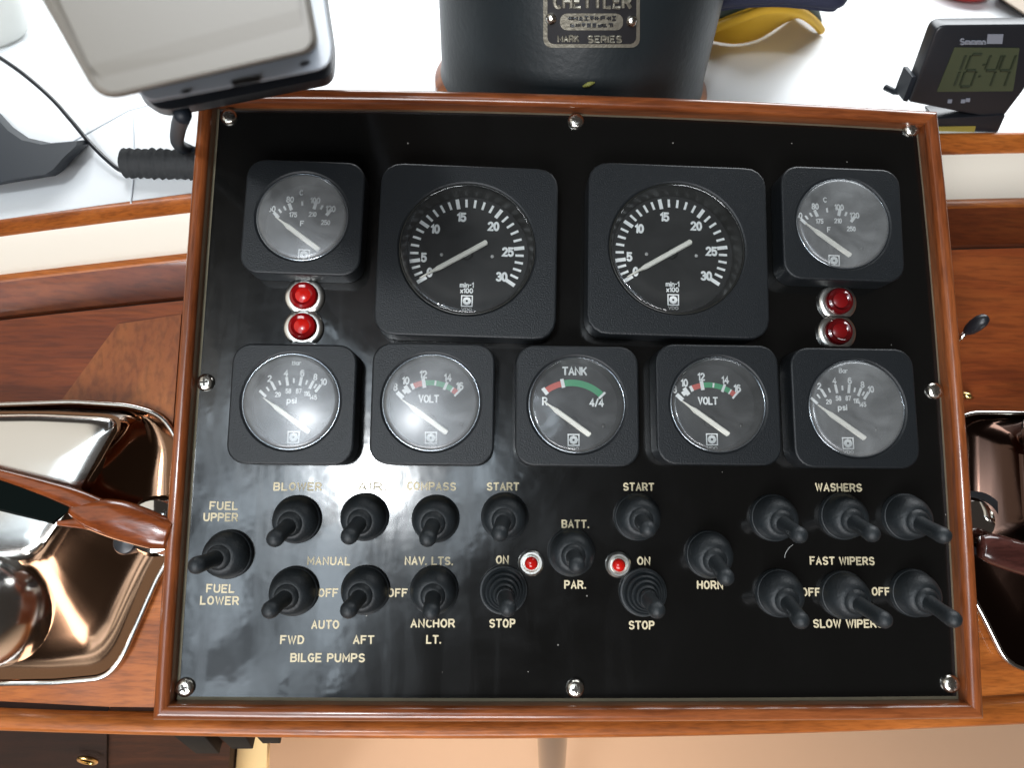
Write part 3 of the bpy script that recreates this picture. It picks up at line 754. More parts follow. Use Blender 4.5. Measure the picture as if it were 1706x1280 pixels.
M_seam = mat('seam_grey', (0.66, 0.69, 0.72), 0.6)
for P in ([(-10, 92), (92, 44)], [(96, 250), (214, 184), (260, 172)], [(221, 190), (224, 262)], [(222, 300), (218, 338)]):
    q = [lv(ZS + 0.0002)(x, y) for x, y in P]; V, F = tube(q, 0.0005, 6); mesh('deck_seam', V, F, M_seam, dash)
nrm_strip('wood_nosing', L1, L2, M_woodo, 0.0035)
nrm_strip('cream_band', L2, L3, M_band, 0.0008)
nrm_strip('trim_ledge', L3, L4, M_woodo, 0.0006)
nrm_strip('upper_rail', L4, L5, M_woodf, 0.0004)
# dark groove, then the inclined face below it
L6 = [p + Vector((0, -0.0015, -0.0035)) for p in L5]
strip('groove', [p + Vector((0, 0.004, -0.003)) for p in L5], [p + Vector((0, 0.003, -0.006)) for p in L6], M_slot)
HFACE = -0.024
L6 = resample(line([(0, 533), (160, 517), (305, 502)], [(1583, 414), (1706, 415)], pl(HFACE)))
L7 = resample(line([(0, 1174), (120, 1178), (250, 1184)], [(1632, 1161), (1706, 1156)], pl(HFACE)))
Lm = [a_.lerp(b_, 0.66) for a_, b_ in zip(L6, L7)]
strip('inclined_face', L6, Lm, M_woodf)
strip('lower_face', Lm, L7, M_woodo)
q = [(196, 540), (302, 524), (284, 760), (60, 760), (84, 692)]
V, F = loft([[w(at(x, y, HFACE - .003)) - Vector((0, 0, Z0)) for x, y in q], [w(at(x, y, HFACE + .0012)) - Vector((0, 0, Z0)) for x, y in q]])
mesh('lit_patch_board', V, F, M_lit_patch, dash)  # lighter board stands in for a lit patch on the inclined face
L7b = resample(line([(0, 1176), (120, 1180), (250, 1186)], [(1632, 1163), (1706, 1158)], pl(HFACE)))
L8 = resample(line([(0, 1217), (120, 1221), (262, 1230), (700, 1229)], [(1000, 1228), (1340, 1226), (1600, 1212), (1706, 1206)], pl(HFACE + 0.004)))
nrm_strip('lower_rail', L7b, L8, M_woodo, 0.0042, 0.02)

# ================================================================== THINGS ON THE TOP
# compass binnacle drum
dc = Vector((0, 0, 0))
drum_c = aty(952, 120, 0.236)
drum = empty('compass_housing', (drum_c.x, 0.236, Z0 + ZS)); tag(drum, 'round black crackle-painted compass housing standing behind the instrument panel', 'compass')
RD = 0.0865
V, F = lathe([(RD + 0.003, 0.006), (RD + 0.0008, 0.012), (RD, 0.018), (RD, 0.20), (RD - 0.004, 0.206)], 96, cap1=True)
mesh('housing_drum', V, F, M_drum, drum, smooth=35)
V, F = lathe([(RD + 0.005, 0.0), (RD + 0.005, 0.006), (RD + 0.0005, 0.012)], 96); mesh('base_flange', V, F, M_woodo, drum, smooth=35)  # wood colour stands in for the frame reflected in the flange
np_ = empty('nameplate', (0, 0, 0), parent=drum); np_['label'] = 'worn black and silver nameplate with rivets'
# nameplate follows the drum: pixel -> cylinder
def cyl(px, py, r=RD):
    d = RP @ ray(px, py); o_ = C_W - Vector((drum_c.x, 0.236, 0)); A_ = d.x ** 2 + d.y ** 2; B_ = o_.x * d.x + o_.y * d.y; Cc = o_.x ** 2 + o_.y ** 2 - r * r
    t = (-B_ - math.sqrt(max(0, B_ * B_ - A_ * Cc))) / A_; p = C_W + d * t
    return Vector((p.x - drum_c.x, p.y - 0.236, p.z - Z0 - ZS))
def cpoly(name, x0, x1, y0, y1, rpx, lift, m, parent, n=28):
    """rounded patch lying on the drum (limits in photograph pixels at the plate)"""
    cxp, cyp = (x0 + x1) / 2, (y0 + y1) / 2; P = rr_pts(x1 - x0, y1 - y0, rpx, n * 4); V, F = [], []
    rings = []
    for s_, lf in ((1.0, 0.0), (1.0, lift), (0.66, lift), (0.33, lift), (0.02, lift)):
        rings.append([cyl(cxp + x * s_, cyp + y * s_, RD + lf) for x, y in P])
    V, F = loft(rings, False, True)
    return mesh(name, V, F, m, parent, smooth=35)
cpoly('plate_rim', 905, 1066, -62, 79, 14, 0.0008, M_brass, np_)
cpoly('plate_ground', 912, 1060, -56, 73, 11, 0.0011, M_platebk, np_)
cpoly('serial_tablet', 933, 1038, 22, 50, 12, 0.0014, M_brass, np_)
for x, y in ((918, 31), (1052, 35)):
    p = cyl(x, y, RD + 0.001); V, F = lathe([(0.0030, 0), (0.0026, 0.0014), (0.0014, 0.0022), (0.0003, 0.0024)], 18, cap1=True)
    o = mesh('rivet', V, F, M_screw, np_, smooth=2); o.location = p; o.rotation_euler = (Vector((p.x, p.y, 0))).to_track_quat('Z', 'Y').to_euler()
def drum_marks(name, x0, x1, y0, y1, cnt, m, lift=0.0014):
    parts = []; wpx = (x1 - x0) / cnt
    for i in range(cnt):
        xa = x0 + wpx * i
        segs = random.sample([((.1, 0), (.1, 1)), ((.8, 0), (.8, 1)), ((.1, 0), (.8, 0)), ((.1, .5), (.8, .5)), ((.1, 1), (.8, 1)), ((.45, 0), (.45, 1))], 3)
        for (u0, v0), (u1, v1) in segs:
            pa = cyl(xa + wpx * u0, y0 + (y1 - y0) * v0, RD + lift); pb = cyl(xa + wpx * u1, y0 + (y1 - y0) * v1, RD + lift)
            parts.append(tube([pa, pb], 0.0004 if y1 - y0 < 12 else 0.0009, 6))
    V, F = join(parts); mesh(name, V, F, m, np_)
def drum_word(txt, x0, x1, yt, yb, thick, m, lift=0.0014):
    st, w0 = word_strokes(txt, 6.0); parts = []
    for s_ in st:
        P3 = []
        for a_, b_ in s_:
            q = cyl(x0 + (x1 - x0) * (a_ + w0 / 2) / w0, yb + (yt - yb) * (b_ + 3) / 6, RD + lift)
            if not P3 or (q - P3[-1]).length > 1e-6: P3.append(q)
        parts.append(tube(P3, thick, 6))
    V, F = join(parts); return mesh('cast_lettering', V, F, m, np_)
drum_word('CHETTLER', 924, 1050, -8, 12, 0.0010, M_brass)
drum_word('MARK', 930, 964, 59, 69, 0.0006, M_brass); drum_word('SERIES', 980, 1035, 60, 70, 0.0006, M_brass)
drum_marks('stamped_lettering', 945, 1028, 27, 33, 9, M_platebk, 0.0015); drum_marks('stamped_lettering', 950, 1022, 39, 44, 8, M_platebk, 0.0015)
# chipped paint fleck near the foot
p = cyl(981, 141, RD + 0.0004); V, F = tube([cyl(971, 144, RD + .0003), cyl(981, 140, RD + .0005), cyl(991, 137, RD + .0003)], [0.0006, 0.0014, 0.0005], 8); mesh('paint_chip', V, F, mat('chip_yellow', (0.22, 0.22, 0.05), 0.6), drum, smooth=2)

# chart plotter, lying face down on its bracket
def layer_loft(name, layers, m, parent, smooth=35):
    V, F = loft([[lv(z)(x, y) + Vector((0, 0, Z0)) - parent.location for x, y in P] for z, P in layers], True, True)
    o = mesh(name, V, F, m, parent, smooth=smooth); return o
plotter = empty('display_unit', atz(330, 120, ZS)); tag(plotter, 'beige grey plastic display unit on a black mount, left of the black compass', 'display unit')
def rcorner(P, r, k=5):                       # round a pixel polygon
    out = []
    n = len(P)
    for i in range(n):
        a_, b_, c_ = Vector(P[i - 1]), Vector(P[i]), Vector(P[(i + 1) % n])
        rr_ = r[i] if isinstance(r, (list, tuple)) else r
        u, v = (a_ - b_), (c_ - b_); p0 = b_ + u.normalized() * min(rr_, u.length * .45); p1 = b_ + v.normalized() * min(rr_, v.length * .45)
        for j in range(k + 1):
            t = j / k; q = p0 * (1 - t) ** 2 + b_ * 2 * t * (1 - t) + p1 * t * t; out.append((q.x, q.y))
    return out
def scalep(P, s, dx=0, dy=0):
    cx_ = sum(p[0] for p in P) / len(P); cy_ = sum(p[1] for p in P) / len(P)
    return [(cx_ + (x - cx_) * s + dx, cy_ + (y - cy_) * s + dy) for x, y in P]
top = rcorner([(40, -60), (165, 166), (532, 82), (500, -90)], [20, 30, 26, 20])
low = rcorner([(42, -60), (172, 168), (540, 88), (512, -90)], [20, 40, 26, 20])
V_ = [(0.190, scalep(top, 0.955)), (0.188, scalep(top, 0.985)), (0.183, top), (0.168, rcorner([(38, -60), (166, 170), (536, 88), (505, -90)], [20, 40, 26, 20]))]
layer_loft('rear_shell', list(reversed(V_)), M_tab, plotter, 30)
def zq(P, zs): return [lv(z)(x, y) + Vector((0, 0, Z0)) - plotter.location for (x, y), z in zip(P, zs)]
Uq = [(72, -60), (148, 108), (500, 14), (480, -90)]; Lq = [(148, 108), (500, 14), (511, 68), (184, 148)]
mesh('shell_face', zq(Uq, [.1908] * 4) + zq(Lq, [.1908, .1908, .1893, .1893]), [(3, 2, 1, 0), (4, 7, 6, 5)], M_tab, plotter)
layer_loft('port_band', [(0.140, rcorner([(90, -60), (240, 168), (541, 112), (551, 88), (530, -90)], [10, 20, 24, 20, 10])), (0.176, rcorner([(90, -60), (243, 172), (547, 114), (555, 84), (528, -90)], [10, 20, 24, 20, 10])), (0.1775, rcorner([(92, -60), (244, 170), (545, 112), (552, 83), (525, -90)], [10, 20, 24, 20, 10]))], M_tabside, plotter)
layer_loft('mount_base', [(0.112, rcorner([(150, -60), (240, 172), (276, 196), (556, 140), (560, 92), (534, -90)], [10, 14, 24, 20, 20, 10])), (0.139, rcorner([(150, -60), (242, 165), (270, 185), (553, 128), (558, 88), (532, -90)], [10, 14, 24, 20, 20, 10]))], M_black, plotter)
for x, y, rx in ((508, 105, 9), (309, 152, 8)):
    q = [(x + rx * math.cos(PI * j / 10), y + rx * 0.42 * math.sin(PI * j / 10) - 0.2 * rx * math.cos(PI * j / 10)) for j in range(20)]
    layer_loft('port_hole', [(0.1773, q), (0.1779, q)], M_black, plotter)
q = rcorner([(384, 134), (388, 144), (434, 135), (432, 124)], 3); layer_loft('port_hole', [(0.1773, q), (0.1779, q)], M_black, plotter)
pts = [atz(305, 190, 0.13), atz(297, 215, 0.10), atz(296, 238, 0.07), atz(312, 249, 0.055), atz(345, 262, 0.052)]
V, F = tube(smooth_path([p - plotter.location for p in pts]), 0.0032, 14); mesh('bracket_arm', V, F, M_blackb, plotter, smooth=2)

# foam-wrapped rod and cable
g0 = atz(205, 272, ZS + 0.006); g1 = atz(360, 276, ZS + 0.006)
pts, rs = [], []
for i in range(34):
    t = i / 33; pts.append(g0.lerp(g1, t)); rs.append((0.0078 + 0.0008 * math.sin(i * 2.4) + random.uniform(-.0003, .0003)) * (0.75 if i == 0 else 1))
V, F = tube(pts, rs, 18); o = mesh('foam_sleeve', V, F, M_foam, None, smooth=2); tag(o, 'black foam-wrapped rod lying on the white top beside the panel frame', 'rod')
cab = [atz(-40, 72, ZS + 0.02), atz(0, 96, ZS + 0.022), atz(40, 124, ZS + 0.022), atz(85, 163, ZS + 0.018), atz(118, 200, ZS + 0.012), atz(148, 236, ZS + 0.006), atz(180, 268, ZS + 0.004), atz(205, 285, ZS + 0.003), atz(240, 288, ZS + 0.002)]
V, F = tube(smooth_path(cab, 8), 0.00125, 10); o = mesh('cable', V, F, M_black, None, smooth=2); tag(o, 'thin black cable curving down to the foam-wrapped rod', 'cable')

# dark curved foot at the left edge
foot = empty('curved_black_stand', atz(40, 270, ZS)); tag(foot, 'curved blue-black plastic stand at the left edge of the white top', 'stand')
P = [(-80, 150), (-20, 172), (2, 190), (22, 212), (48, 230), (85, 238), (120, 235), (150, 232), (149, 240), (125, 262), (106, 284), (92, 293), (40, 301), (0, 308), (-80, 316)]
layer_loft('stand_body', [(ZS + 0.0005, P), (ZS + 0.004, P), (ZS + 0.012, scalep(P, 0.90, -12, 2))], M_blackb, foot, 25)
# pale cup at the upper left corner
cup = empty('pale_cup', atz(-18, 62, ZS)); tag(cup, 'pale grey rounded cup cut off by the upper left corner', 'cup')
V, F = lathe([(0.022, 0.0), (0.027, 0.004), (0.030, 0.02), (0.031, 0.05), (0.029, 0.052), (0.028, 0.03)], 40); mesh('cup_body', V, F, mat('pale_cup', (0.55, 0.56, 0.53), 0.35), cup, smooth=2)

# caps right of the compass
capo = empty('peaked_cap', atz(1290, 60, ZS)); tag(capo, 'yellow-edged cap under a navy one, right of the black compass', 'cap')
def sheet(name, A, B, thick, m, parent, k=10, sag=0.0):
    """curved shell between two edge curves (world points)"""
    rings = []
    for i in range(len(A)):
        ring_ = []
        for q in range(k + 1):
            t = q / k; p = A[i].lerp(B[i], t) + Vector((0, 0, sag * math.sin(PI * t))); ring_.append(p)
        ring_ += [p - Vector((0, 0, thick)) for p in reversed(ring_)]
        rings.append([p - parent.location for p in ring_])
    V, F = loft(rings); return mesh(name, V, F, m, parent, smooth=50)
pxs = [(1135, 78), (1170, 56), (1205, 41), (1240, 28), (1270, 18), (1292, 15), (1315, 16), (1335, 22), (1350, 31), (1362, 42), (1368, 50)]
hs = [0.002, 0.012, 0.022, 0.031, 0.037, 0.039, 0.038, 0.033, 0.024, 0.012, 0.003]
A = smooth_path([atz(x, y, ZS + h) for (x, y), h in zip(pxs, hs)], 4)
B = [p + Vector((0, 0.10, 0.0)) + Vector((0, 0, 0.02)) for p in A]
sheet('peak', A, B, 0.0035, M_yellow, capo, sag=0.012)
V, F = tube([p - capo.location for p in A], 0.0031, 10); mesh('peak_edge', V, F, M_yellow, capo, smooth=2)
A2 = [p + Vector((0, 0.004, 0.0055)) for p in A]; B2 = [p + Vector((0, 0.09, 0.03)) for p in A]
sheet('lining', A2, B2, 0.002, M_green_cloth, capo)
Wb = [Vector((p.x - 0.012, p.y + 0.034, Z0 + ZS + 0.0012)) for p in A]
rings = []
V, F = loft([[p + Vector((0, 0.002, 0.001)) - capo.location for p in A], [p.lerp(q, 0.5) + Vector((0, 0.006, 0.002)) - capo.location for p, q in zip(A, Wb)], [q - capo.location for q in Wb]], closed=False)
mesh('bounce_sheet', V, F, M_yellow, capo, smooth=2)  # sheet added for the yellow bounce light in the shadow under the peak
navy = empty('navy_cap', atz(1290, 20, ZS)); tag(navy, 'navy cloth cap lying on top of the yellow-edged cap', 'cap')
pn = [(1120, 22), (1180, 6), (1240, -3), (1300, -5), (1350, -1), (1388, 3), (1399, 0), (1401, -6), (1396, -14)]
A = smooth_path([atz(x, y, ZS + 0.055) for x, y in pn], 4)
B = [p + Vector((-0.01, 0.12, 0.02)) for p in A]
sheet('peak', A, B, 0.006, M_navy, navy, sag=0.01)
V, F = tube([p - navy.location for p in A], 0.0042, 10); mesh('peak_edge', V, F, M_navy, navy, smooth=2)

# red dish and tablet corner in the upper right
red = empty('red_dish', atz(1607, 0, ZS)); tag(red, 'small red plastic dish at the top edge behind the digital clock', 'dish')
V, F = lathe([(0.016, 0), (0.024, 0.003), (0.028, 0.012), (0.026, 0.013), (0.020, 0.006)], 40, cap1=True); o = mesh('dish_body', V, F, M_redp, red, smooth=2); o.location = (0, 0.012, 0)
V, F = lathe([(0.006, 0.003), (0.006, 0.018), (0.004, 0.020)], 20, 0, 0.012, cap1=True); mesh('dish_knob', V, F, M_redp, red, smooth=2)
bk = empty('folded_booklet', atz(1706, 0, ZS)); tag(bk, 'beige booklet with dark edge in the upper right corner', 'booklet')
layer_loft('booklet_cover', [(ZS + .008, [(1664, -4), (1706, 24), (1800, 60), (1800, -60), (1660, -60)]), (ZS + .011, [(1666, -6), (1708, 21), (1800, 56), (1800, -60), (1662, -60)])], mat('beige_card', (0.34, 0.27, 0.20), 0.6), bk)
layer_loft('booklet_pages', [(ZS + .001, [(1662, -2), (1706, 28), (1800, 64), (1800, -60), (1658, -60)]), (ZS + .0078, [(1663, -3), (1706, 26), (1800, 62), (1800, -60), (1659, -60)])], M_black, bk)

# digital clock
YC = atz(1661, 219, ZS).y
clock = empty('digital_clock', atz(1640, 219, ZS)); tag(clock, 'black digital clock with grey-green display at the right edge', 'clock')
def clk(x, y, dy=0.0): return aty(x, y, YC + dy) - clock.location
def plate(name, P, d0, d1, m, bev=0.0):
    V, F = loft([[clk(x, y) + Vector((0, d0, 0)) for x, y in P], [clk(x, y) + Vector((0, d1, 0)) for x, y in P]])
    o = mesh(name, V, F, m, clock)
    if bev: add_bevel(o, bev, 3)
    return o
plate('clock_case', rcorner([(1515, 170), (1562, 42), (1760, 40), (1706, 150), (1668, 200)], [4, 16, 14, 2, 6]), 0.011, 0.0, M_black, 0.0012)
o = plate('clock_base', rcorner([(1562, 219), (1556, 196), (1674, 190), (1661, 219)], 3), 0.016, -0.001, M_black, 0.001)
plate('case_side', rcorner([(1506, 170), (1522, 130), (1530, 130), (1514, 172)], 2), 0.016, 0.002, M_blackb)
plate('lcd', rcorner([(1590, 78), (1698, 79), (1687, 151), (1560, 152)], 2), 0.0, -0.0006, M_lcd)
plate('label_sticker', [(1560, 218), (1560, 209), (1624, 208), (1622, 218)], -0.0012, -0.0015, M_sticker)
def on_clock(name, txt, x0, x1, yb, yt, thick, m, slant_px=0):
    st, w0 = word_strokes(txt, 6.0); V, F = [], []
    parts = []
    for s_ in st:
        P3 = []
        for a_, b_ in s_:
            u = (a_ + w0 / 2) / w0; v = (b_ + 3) / 6
            P3.append(clk(x0 + (x1 - x0) * u + slant_px * v, yb + (yt - yb) * v) + Vector((0, -0.0008, 0)))
        parts.append(tube(P3, thick, 6))
    V, F = join(parts); return mesh(name, V, F, m, clock)
SEG = {'1': 'bc', '6': 'acdefg', '4': 'bcfg'}
parts = []
def lcd_bar(u0, v0, u1, v1):
    f = lambda u, v: clk(1580 + 98 * u + 20 * v, 143 - 54 * v) + Vector((0, -0.0008, 0))
    parts.append(tube([f(u0, v0), f(u1, v1)], 0.00085, 6))
for ch, u in (('1', -0.08), ('6', 0.20), ('4', 0.53), ('4', 0.77)):
    sg = {'a': (u, 1, u + .15, 1), 'b': (u + .17, .96, u + .17, .54), 'c': (u + .17, .46, u + .17, .04), 'd': (u, 0, u + .15, 0), 'e': (u - .02, .46, u - .02, .04), 'f': (u - .02, .96, u - .02, .54), 'g': (u, .5, u + .15, .5)}
    for q in SEG[ch]: lcd_bar(*sg[q])
lcd_bar(.455, .3, .457, .34); lcd_bar(.455, .66, .457, .7)
V, F = join(parts); mesh('lcd_digits', V, F, M_lcdd, clock)
on_clock('brand_lettering', 'Smmmn', 1599, 1640, 72.5, 63.5, 0.0005, M_clockprint)
plate('brand_panel', [(1643, 72), (1645, 56), (1671, 56), (1669, 72)], 0.0, -0.0006, M_clockprint)
for x, y in ((1582, 168), (1604, 168), (1612, 166)):
    plate('button_mark', [(x - 4, y + 3), (x - 3, y - 3), (x + 4, y - 3), (x + 3, y + 3)], 0.0, -0.0005, M_clockprint)
sp = clk(1524, 168); V, F = tube([sp + Vector((0, 0.012, 0)), sp + Vector((-0.006, 0.016, -.002)), sp + Vector((-0.010, 0.022, -.002))], 0.002, 8); mesh('rear_stay', V, F, M_blackb, clock, smooth=2)

# ================================================================== ENGINE CONTROLS
def pan_pts(P, h, o): return [w(at(x, y, h)) - o for x, y in P]
def control(label, pan, side_, top, mid):
    base = w(at(*((100, 900) if side_ < 0 else (1706, 900)), HFACE)); c = empty('engine_control', base); tag(c, label, 'throttle control', 'polished engine controls either side of the panel')
    n = len(pan)
    V, F = loft([pan_pts(pan, HFACE + 0.0002, base), pan_pts(pan, HFACE + 0.0035, base), pan_pts(scalep(pan, 0.985), HFACE + 0.0048, base), pan_pts(scalep(pan, 0.975), HFACE + 0.0040, base)], False, False)
    mesh('base_plate', V, F, M_pan, c, smooth=60)
    def hit(p):                              # where the spoke from the middle to p leaves the upper body
        cxx, cyy = mid; dx, dy = p[0] - cxx, p[1] - cyy; best = 0.0
        for i in range(len(top)):
            (ax, ay), (bx_, by_) = top[i], top[(i + 1) % len(top)]
            ex, ey = bx_ - ax, by_ - ay; dt = dx * ey - dy * ex
            if abs(dt) < 1e-9: continue
            t = ((ax - cxx) * ey - (ay - cyy) * ex) / dt; u = ((ax - cxx) * dy - (ay - cyy) * dx) / dt
            if t > 0 and -1e-6 <= u <= 1 + 1e-6: best = max(best, min(t, 0.97))
        return (cxx + dx * best, cyy + dy * best)
    qs = [hit(p) for p in pan]; ps = scalep(pan, 0.975); rings = []
    for t in (0, .08, .2, .35, .5, .65, .8, .92, 1.0):
        rings.append(pan_pts([(a_[0] + (b_[0] - a_[0]) * t, a_[1] + (b_[1] - a_[1]) * t) for a_, b_ in zip(ps, qs)], HFACE + 0.0040 - 0.002 * math.sin(PI * min(1, t * 2.5)) + 0.014 * t * t, base))
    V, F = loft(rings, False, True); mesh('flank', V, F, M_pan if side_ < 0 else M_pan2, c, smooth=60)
    q = pan_pts(pan, HFACE + 0.0036, base); V, F = tube(q + q[:1], 0.0014, 10, False); mesh('pan_rim', V, F, M_worn, c, smooth=2)
    return c, base
M_worn = mat('worn_chrome', (0.76, 0.74, 0.70), 0.17, 1.0, bump=0.2, bscale=30)
M_pan2 = mat('shaded_flank', (0.07, 0.04, 0.03), 0.16, 1.0, bump=0.35, bscale=9)  # darker copy of the flank metal, right-hand shade put into its colour
M_pan = mat('polished_flank', (0.19, 0.105, 0.062), 0.12, 1.0, bump=0.35, bscale=9)  # brown tint stands in for wood mirrored in the metal
pan = rcorner([(-160, 700), (-40, 676), (120, 670), (215, 676), (270, 692), (300, 740), (300, 850), (285, 925), (262, 965), (205, 1095), (176, 1130), (90, 1138), (-160, 1142)], [10, 10, 20, 20, 24, 24, 24, 20, 14, 20, 22, 10, 10])
body = rcorner([(-170, 688), (60, 684), (190, 690), (205, 703), (170, 765), (125, 850), (60, 940), (-170, 960)], [10, 30, 26, 12, 20, 30, 30, 10])
ctl, cb = control('polished steel engine control with wooden handle left of the panel', pan, -1, body, (0, 810))
def lofth(name, layers, m, parent, base, smooth=50):
    V, F = loft([pan_pts(P, h, base) for h, P in layers], True, True); return mesh(name, V, F, m, parent, smooth=smooth)
lofth('housing', [(HFACE + .002, scalep(body, 0.96, -6, 0)), (HFACE + .012, scalep(body, 1.0)), (HFACE + .017, scalep(body, 0.97)), (HFACE + .0205, scalep(body, 0.90)), (HFACE + .0218, scalep(body, 0.80)), (HFACE + .0226, scalep(body, 0.6)), (HFACE + .023, scalep(body, 0.2))], M_worn, ctl, cb)
# lower bulb
bc = at(-18, 1010, HFACE + .012); V, F = [], []
rings = []
for i in range(1, 16):
    t = PI / 2 * (i / 15); rings.append([w(Vector((bc.x, bc.y, HFACE + 0.002)) + Vector((0.029 * math.sin(t) * math.cos(2 * PI * j / 40), 0.031 * math.sin(t) * math.sin(2 * PI * j / 40), 0.036 * math.cos(t)))) - cb for j in range(40)])
V, F = loft(rings, True, False); mesh('end_dome', V, F, M_worn, ctl, smooth=2)
# hub under the handle
def hub(px, py, r, h0, h1, m, parent, base, name='hub'):
    q = at(px, py, h1); V, F = lathe([(r, h0), (r, h1 - r * .35), (r * .85, h1 - r * .12), (r * .5, h1), (r * .05, h1 + r * .05)], 36, q.x, q.y, cap1=True)
    return mesh(name, [w(v) - base for v in V], F, m, parent, smooth=35)
hub(252, 878, 0.0150, HFACE + .002, HFACE + .018, M_chrome, ctl, cb)
hub(205, 905, 0.0060, HFACE + .002, HFACE + .016, M_black, ctl, cb, 'hub_bolt')
# forked wooden handle
HH = HFACE + .030
def bar(name, P, m, parent, base):
    """P: (pixel centre, half width px) along the bar"""
    k = 0.00027; rings = []
    pts = [at(x, y, HH) for x, y, _ in P]
    for i, q in enumerate(pts):
        d = (pts[min(i + 1, len(pts) - 1)] - pts[max(i - 1, 0)]); d.z = 0; d.normalize(); nn = Vector((-d.y, d.x, 0)); r = P[i][2] * k
        rings.append([w(q + nn * (r * math.copysign(abs(math.cos(2 * PI * j / 20)) ** .8, math.cos(2 * PI * j / 20))) + Vector((0, 0, 0.6 * r * math.sin(2 * PI * j / 20)))) - base for j in range(20)])
    V, F = loft(rings); return mesh(name, V, F, m, parent, smooth=2)
M_handle = wood('varnished_handle', (2, 10, 10), (0.08, 0.014, 0.004), (0.17, 0.038, 0.009), (0.30, 0.075, 0.02), 0.22, 0.9)
M_handle_d = wood('shaded_handle_wood', (2, 10, 10), (0.020, 0.006, 0.005), (0.045, 0.014, 0.011), (0.075, 0.025, 0.02), 0.25, 0.7)  # handle wood darkened, shade on the right control put into the colour
def interp(P, k=5):
    Q = smooth_path([Vector((a_, b_, c_)) for a_, b_, c_ in P], k); return [tuple(q) for q in Q]
bar('handle', interp([(118, 848, 10), (150, 856, 25), (190, 864, 33), (230, 876, 33), (262, 887, 30), (284, 893, 24)]), M_handle, ctl, cb)
bar('handle_fork', interp([(-90, 768, 8), (0, 791, 9), (70, 812, 13), (125, 831, 17), (170, 850, 18)]), M_handle, ctl, cb)
bar('handle_fork', interp([(96, 872, 4), (125, 872, 8), (165, 872, 14), (200, 876, 14)]), M_handle, ctl, cb)
lofth('handle_slot', [(HH - .006, [(-60, 788), (60, 808), (125, 842), (90, 874), (0, 852), (-60, 842)]), (HH - .002, [(-60, 790), (60, 812), (122, 848), (86, 870), (0, 848), (-60, 838)])], mat('dark_slot', (0.002, 0.004, 0.0035), 0.9, spec=0.05), ctl, cb, 30)

pan2 = rcorner([(1590, 700), (1620, 688), (1740, 690), (1900, 700), (1900, 1130), (1720, 1120), (1676, 1104), (1640, 1030), (1590, 940)], [10, 20, 10, 10, 10, 14, 24, 20, 20])
body2 = rcorner([(1700, 700), (1760, 690), (1900, 700), (1900, 930), (1800, 920), (1715, 880)], [14, 14, 10, 10, 20, 20])
ctr, cb2 = control('polished steel engine control cut off at the right edge', pan2, 1, body2, (1800, 800))
lofth('housing', [(HFACE + .002, scalep(body2, 0.97)), (HFACE + .022, body2), (HFACE + .032, scalep(body2, .93)), (HFACE + .036, scalep(body2, .8)), (HFACE + .037, scalep(body2, .3))], M_worn, ctr, cb2)
hub(1630, 868, 0.0115, HFACE + .002, HFACE + .022, M_chrome, ctr, cb2)
V, F = lathe([(0.0165, HFACE + .002), (0.0165, HFACE + .009), (0.0125, HFACE + .009)], 36, at(1630, 872, HFACE + .01).x, at(1630, 872, HFACE + .01).y)
mesh('hub_collar', [w(v) - cb2 for v in V], F, M_black, ctr, smooth=35)
bar('handle', interp([(1634, 912, 20), (1655, 916, 28), (1700, 930, 30), (1800, 960, 28)]), M_handle_d, ctr, cb2)

# small black-tipped lever and brass fitting right of the panel
kl = empty('small_lever', w(at(1590, 580, HFACE))); tag(kl, 'small lever with black bulb tip against the wood right of the panel', 'lever')
p0, p1, p2 = at(1582, 578, HFACE + .004), at(1612, 552, HFACE + .016), at(1645, 527, HFACE + .028)
V, F = tube([w(p0) - kl.location, w(p1) - kl.location], 0.0013, 10); mesh('stem', V, F, M_chrome, kl, smooth=2)
V, F = tube([w(p1.lerp(p2, t)) - kl.location for t in (-.1, 0, .15, .4, .7, .9, 1.0)], [.0016, .0024, .0032, .0037, .0036, .0026, .0006], 16); mesh('bulb_tip', V, F, M_black, kl, smooth=2)
bf = empty('brass_fitting', w(at(1612, 662, HFACE))); tag(bf, 'tiny brass cleat on the wood below the small lever', 'fitting')
V, F = tube([w(at(1600, 655, HFACE + .003)) - bf.location, w(at(1612, 660, HFACE + .006)) - bf.location, w(at(1619, 663, HFACE + .003)) - bf.location], [.0016, .0020, .0012], 10)
mesh('cleat_bar', V, F, mat('brass', (0.7, 0.5, 0.2), 0.25, 1.0), bf, smooth=2)

# ================================================================== BELOW THE DASH
fl = mesh('floor', [(-4, -4, 0), (4, -4, 0), (4, 4, 0), (-4, 4, 0)], [(0, 1, 2, 3)], M_floor); tag(fl, kind='structure')
rb = L8[20] + Vector((0, 0, Z0))
zt = rb.z - 0.012
# steel tube
YP = rb.y + 0.022
tp, tq = aty(921, 1170, YP), aty(918, 1400, YP)
dn = (tq - tp).normalized(); ft = tp + dn * ((0.012 - tp.z) / dn.z)
colm = empty('steel_post', (ft.x, ft.y, 0)); tag(colm, 'polished steel post rising to the underside of the dashboard', 'post')
V, F = tube([tp - colm.location, ft - colm.location], 0.0092, 40); mesh('tube', V, F, M_steel, colm, smooth=30)
V, F = lathe([(0.035, 0), (0.035, 0.008), (0.012, 0.012)], 40, cap1=True); mesh('foot_flange', V, F, M_steel, colm, smooth=35)
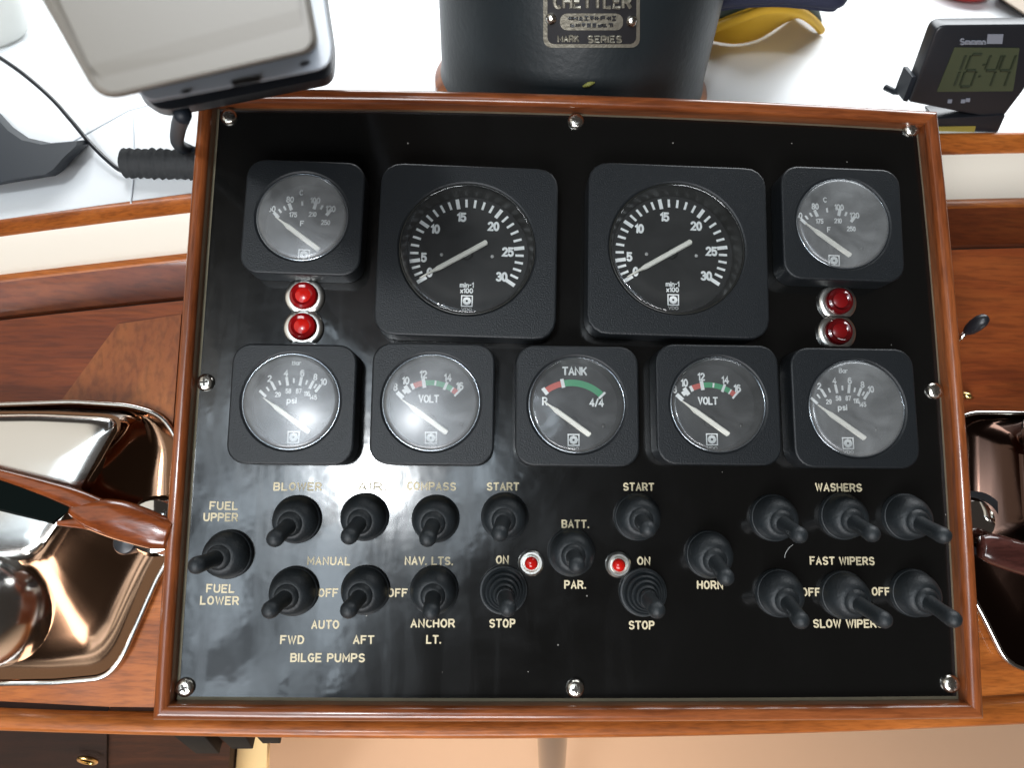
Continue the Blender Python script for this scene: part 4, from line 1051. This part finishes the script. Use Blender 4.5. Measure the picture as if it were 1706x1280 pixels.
# dark locker, left
yb = rb.y + 0.01
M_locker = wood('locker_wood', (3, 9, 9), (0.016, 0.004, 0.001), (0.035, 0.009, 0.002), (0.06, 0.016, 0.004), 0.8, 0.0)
cabn = empty('cabinet', aty(150, 1300, yb)); tag(cabn, 'dark wooden locker in shadow under the left end of the dashboard', 'cabinet')
def slab(name, P, d0, d1, m, parent=None):
    o_ = parent.location if parent else Vector()
    V, F = loft([[aty(x, y, yb) + Vector((0, d1, 0)) - o_ for x, y in P], [aty(x, y, yb) + Vector((0, d0, 0)) - o_ for x, y in P]])
    return mesh(name, V, F, m, parent)
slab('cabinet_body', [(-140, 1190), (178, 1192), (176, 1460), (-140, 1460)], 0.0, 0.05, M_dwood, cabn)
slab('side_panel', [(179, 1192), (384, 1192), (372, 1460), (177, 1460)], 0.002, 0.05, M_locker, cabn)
rc_ = aty(146, 1268, yb - 0.004) - cabn.location
P = [rc_ + Vector((0.0042 * math.cos(2 * PI * j / 24), 0, 0.0065 * math.sin(2 * PI * j / 24))) for j in range(25)]
V, F = tube(P, 0.0011, 8, False); mesh('ring_pull', V, F, bpy.data.materials['brass'], cabn, smooth=2)
bd = slab('pale_board', [(388, 1192), (434, 1192), (434, 1460), (376, 1460)], 0.02, 0.03, M_yfloor); tag(bd, 'pale yellow board beside the dark locker under the dashboard', 'board')
# black clips hanging from the rail
for (x0, x1, y1, lab) in ((326, 372, 1257, 'largest of the three black blocks under the lower rail, nearest the cabinet'), (386, 428, 1249, 'middle of the three black blocks under the lower rail'), (437, 474, 1240, 'smallest of the three black blocks under the lower rail')):
    p0, p1 = aty(x0, y1, yb - 0.004), aty(x1, y1, yb - 0.004)
    V = [(p0.x, yb - .004, p0.z), (p1.x - .002, yb - .004, p0.z), (p1.x + .001, yb - .004, zt + .003), (p0.x, yb - .004, zt + .003)]
    V += [(x, y + .004 + .0035, z) for x, y, z in V]
    o = mesh('black_block', V, [(0, 1, 2, 3), (7, 6, 5, 4), (0, 4, 5, 1), (1, 5, 6, 2), (2, 6, 7, 3), (3, 7, 4, 0)], mat('matt_black', (0.006, 0.008, 0.008), 0.7, spec=0.15)); add_bevel(o, 0.0006)
    tag(o, lab, 'block', 'black blocks under the lower rail')
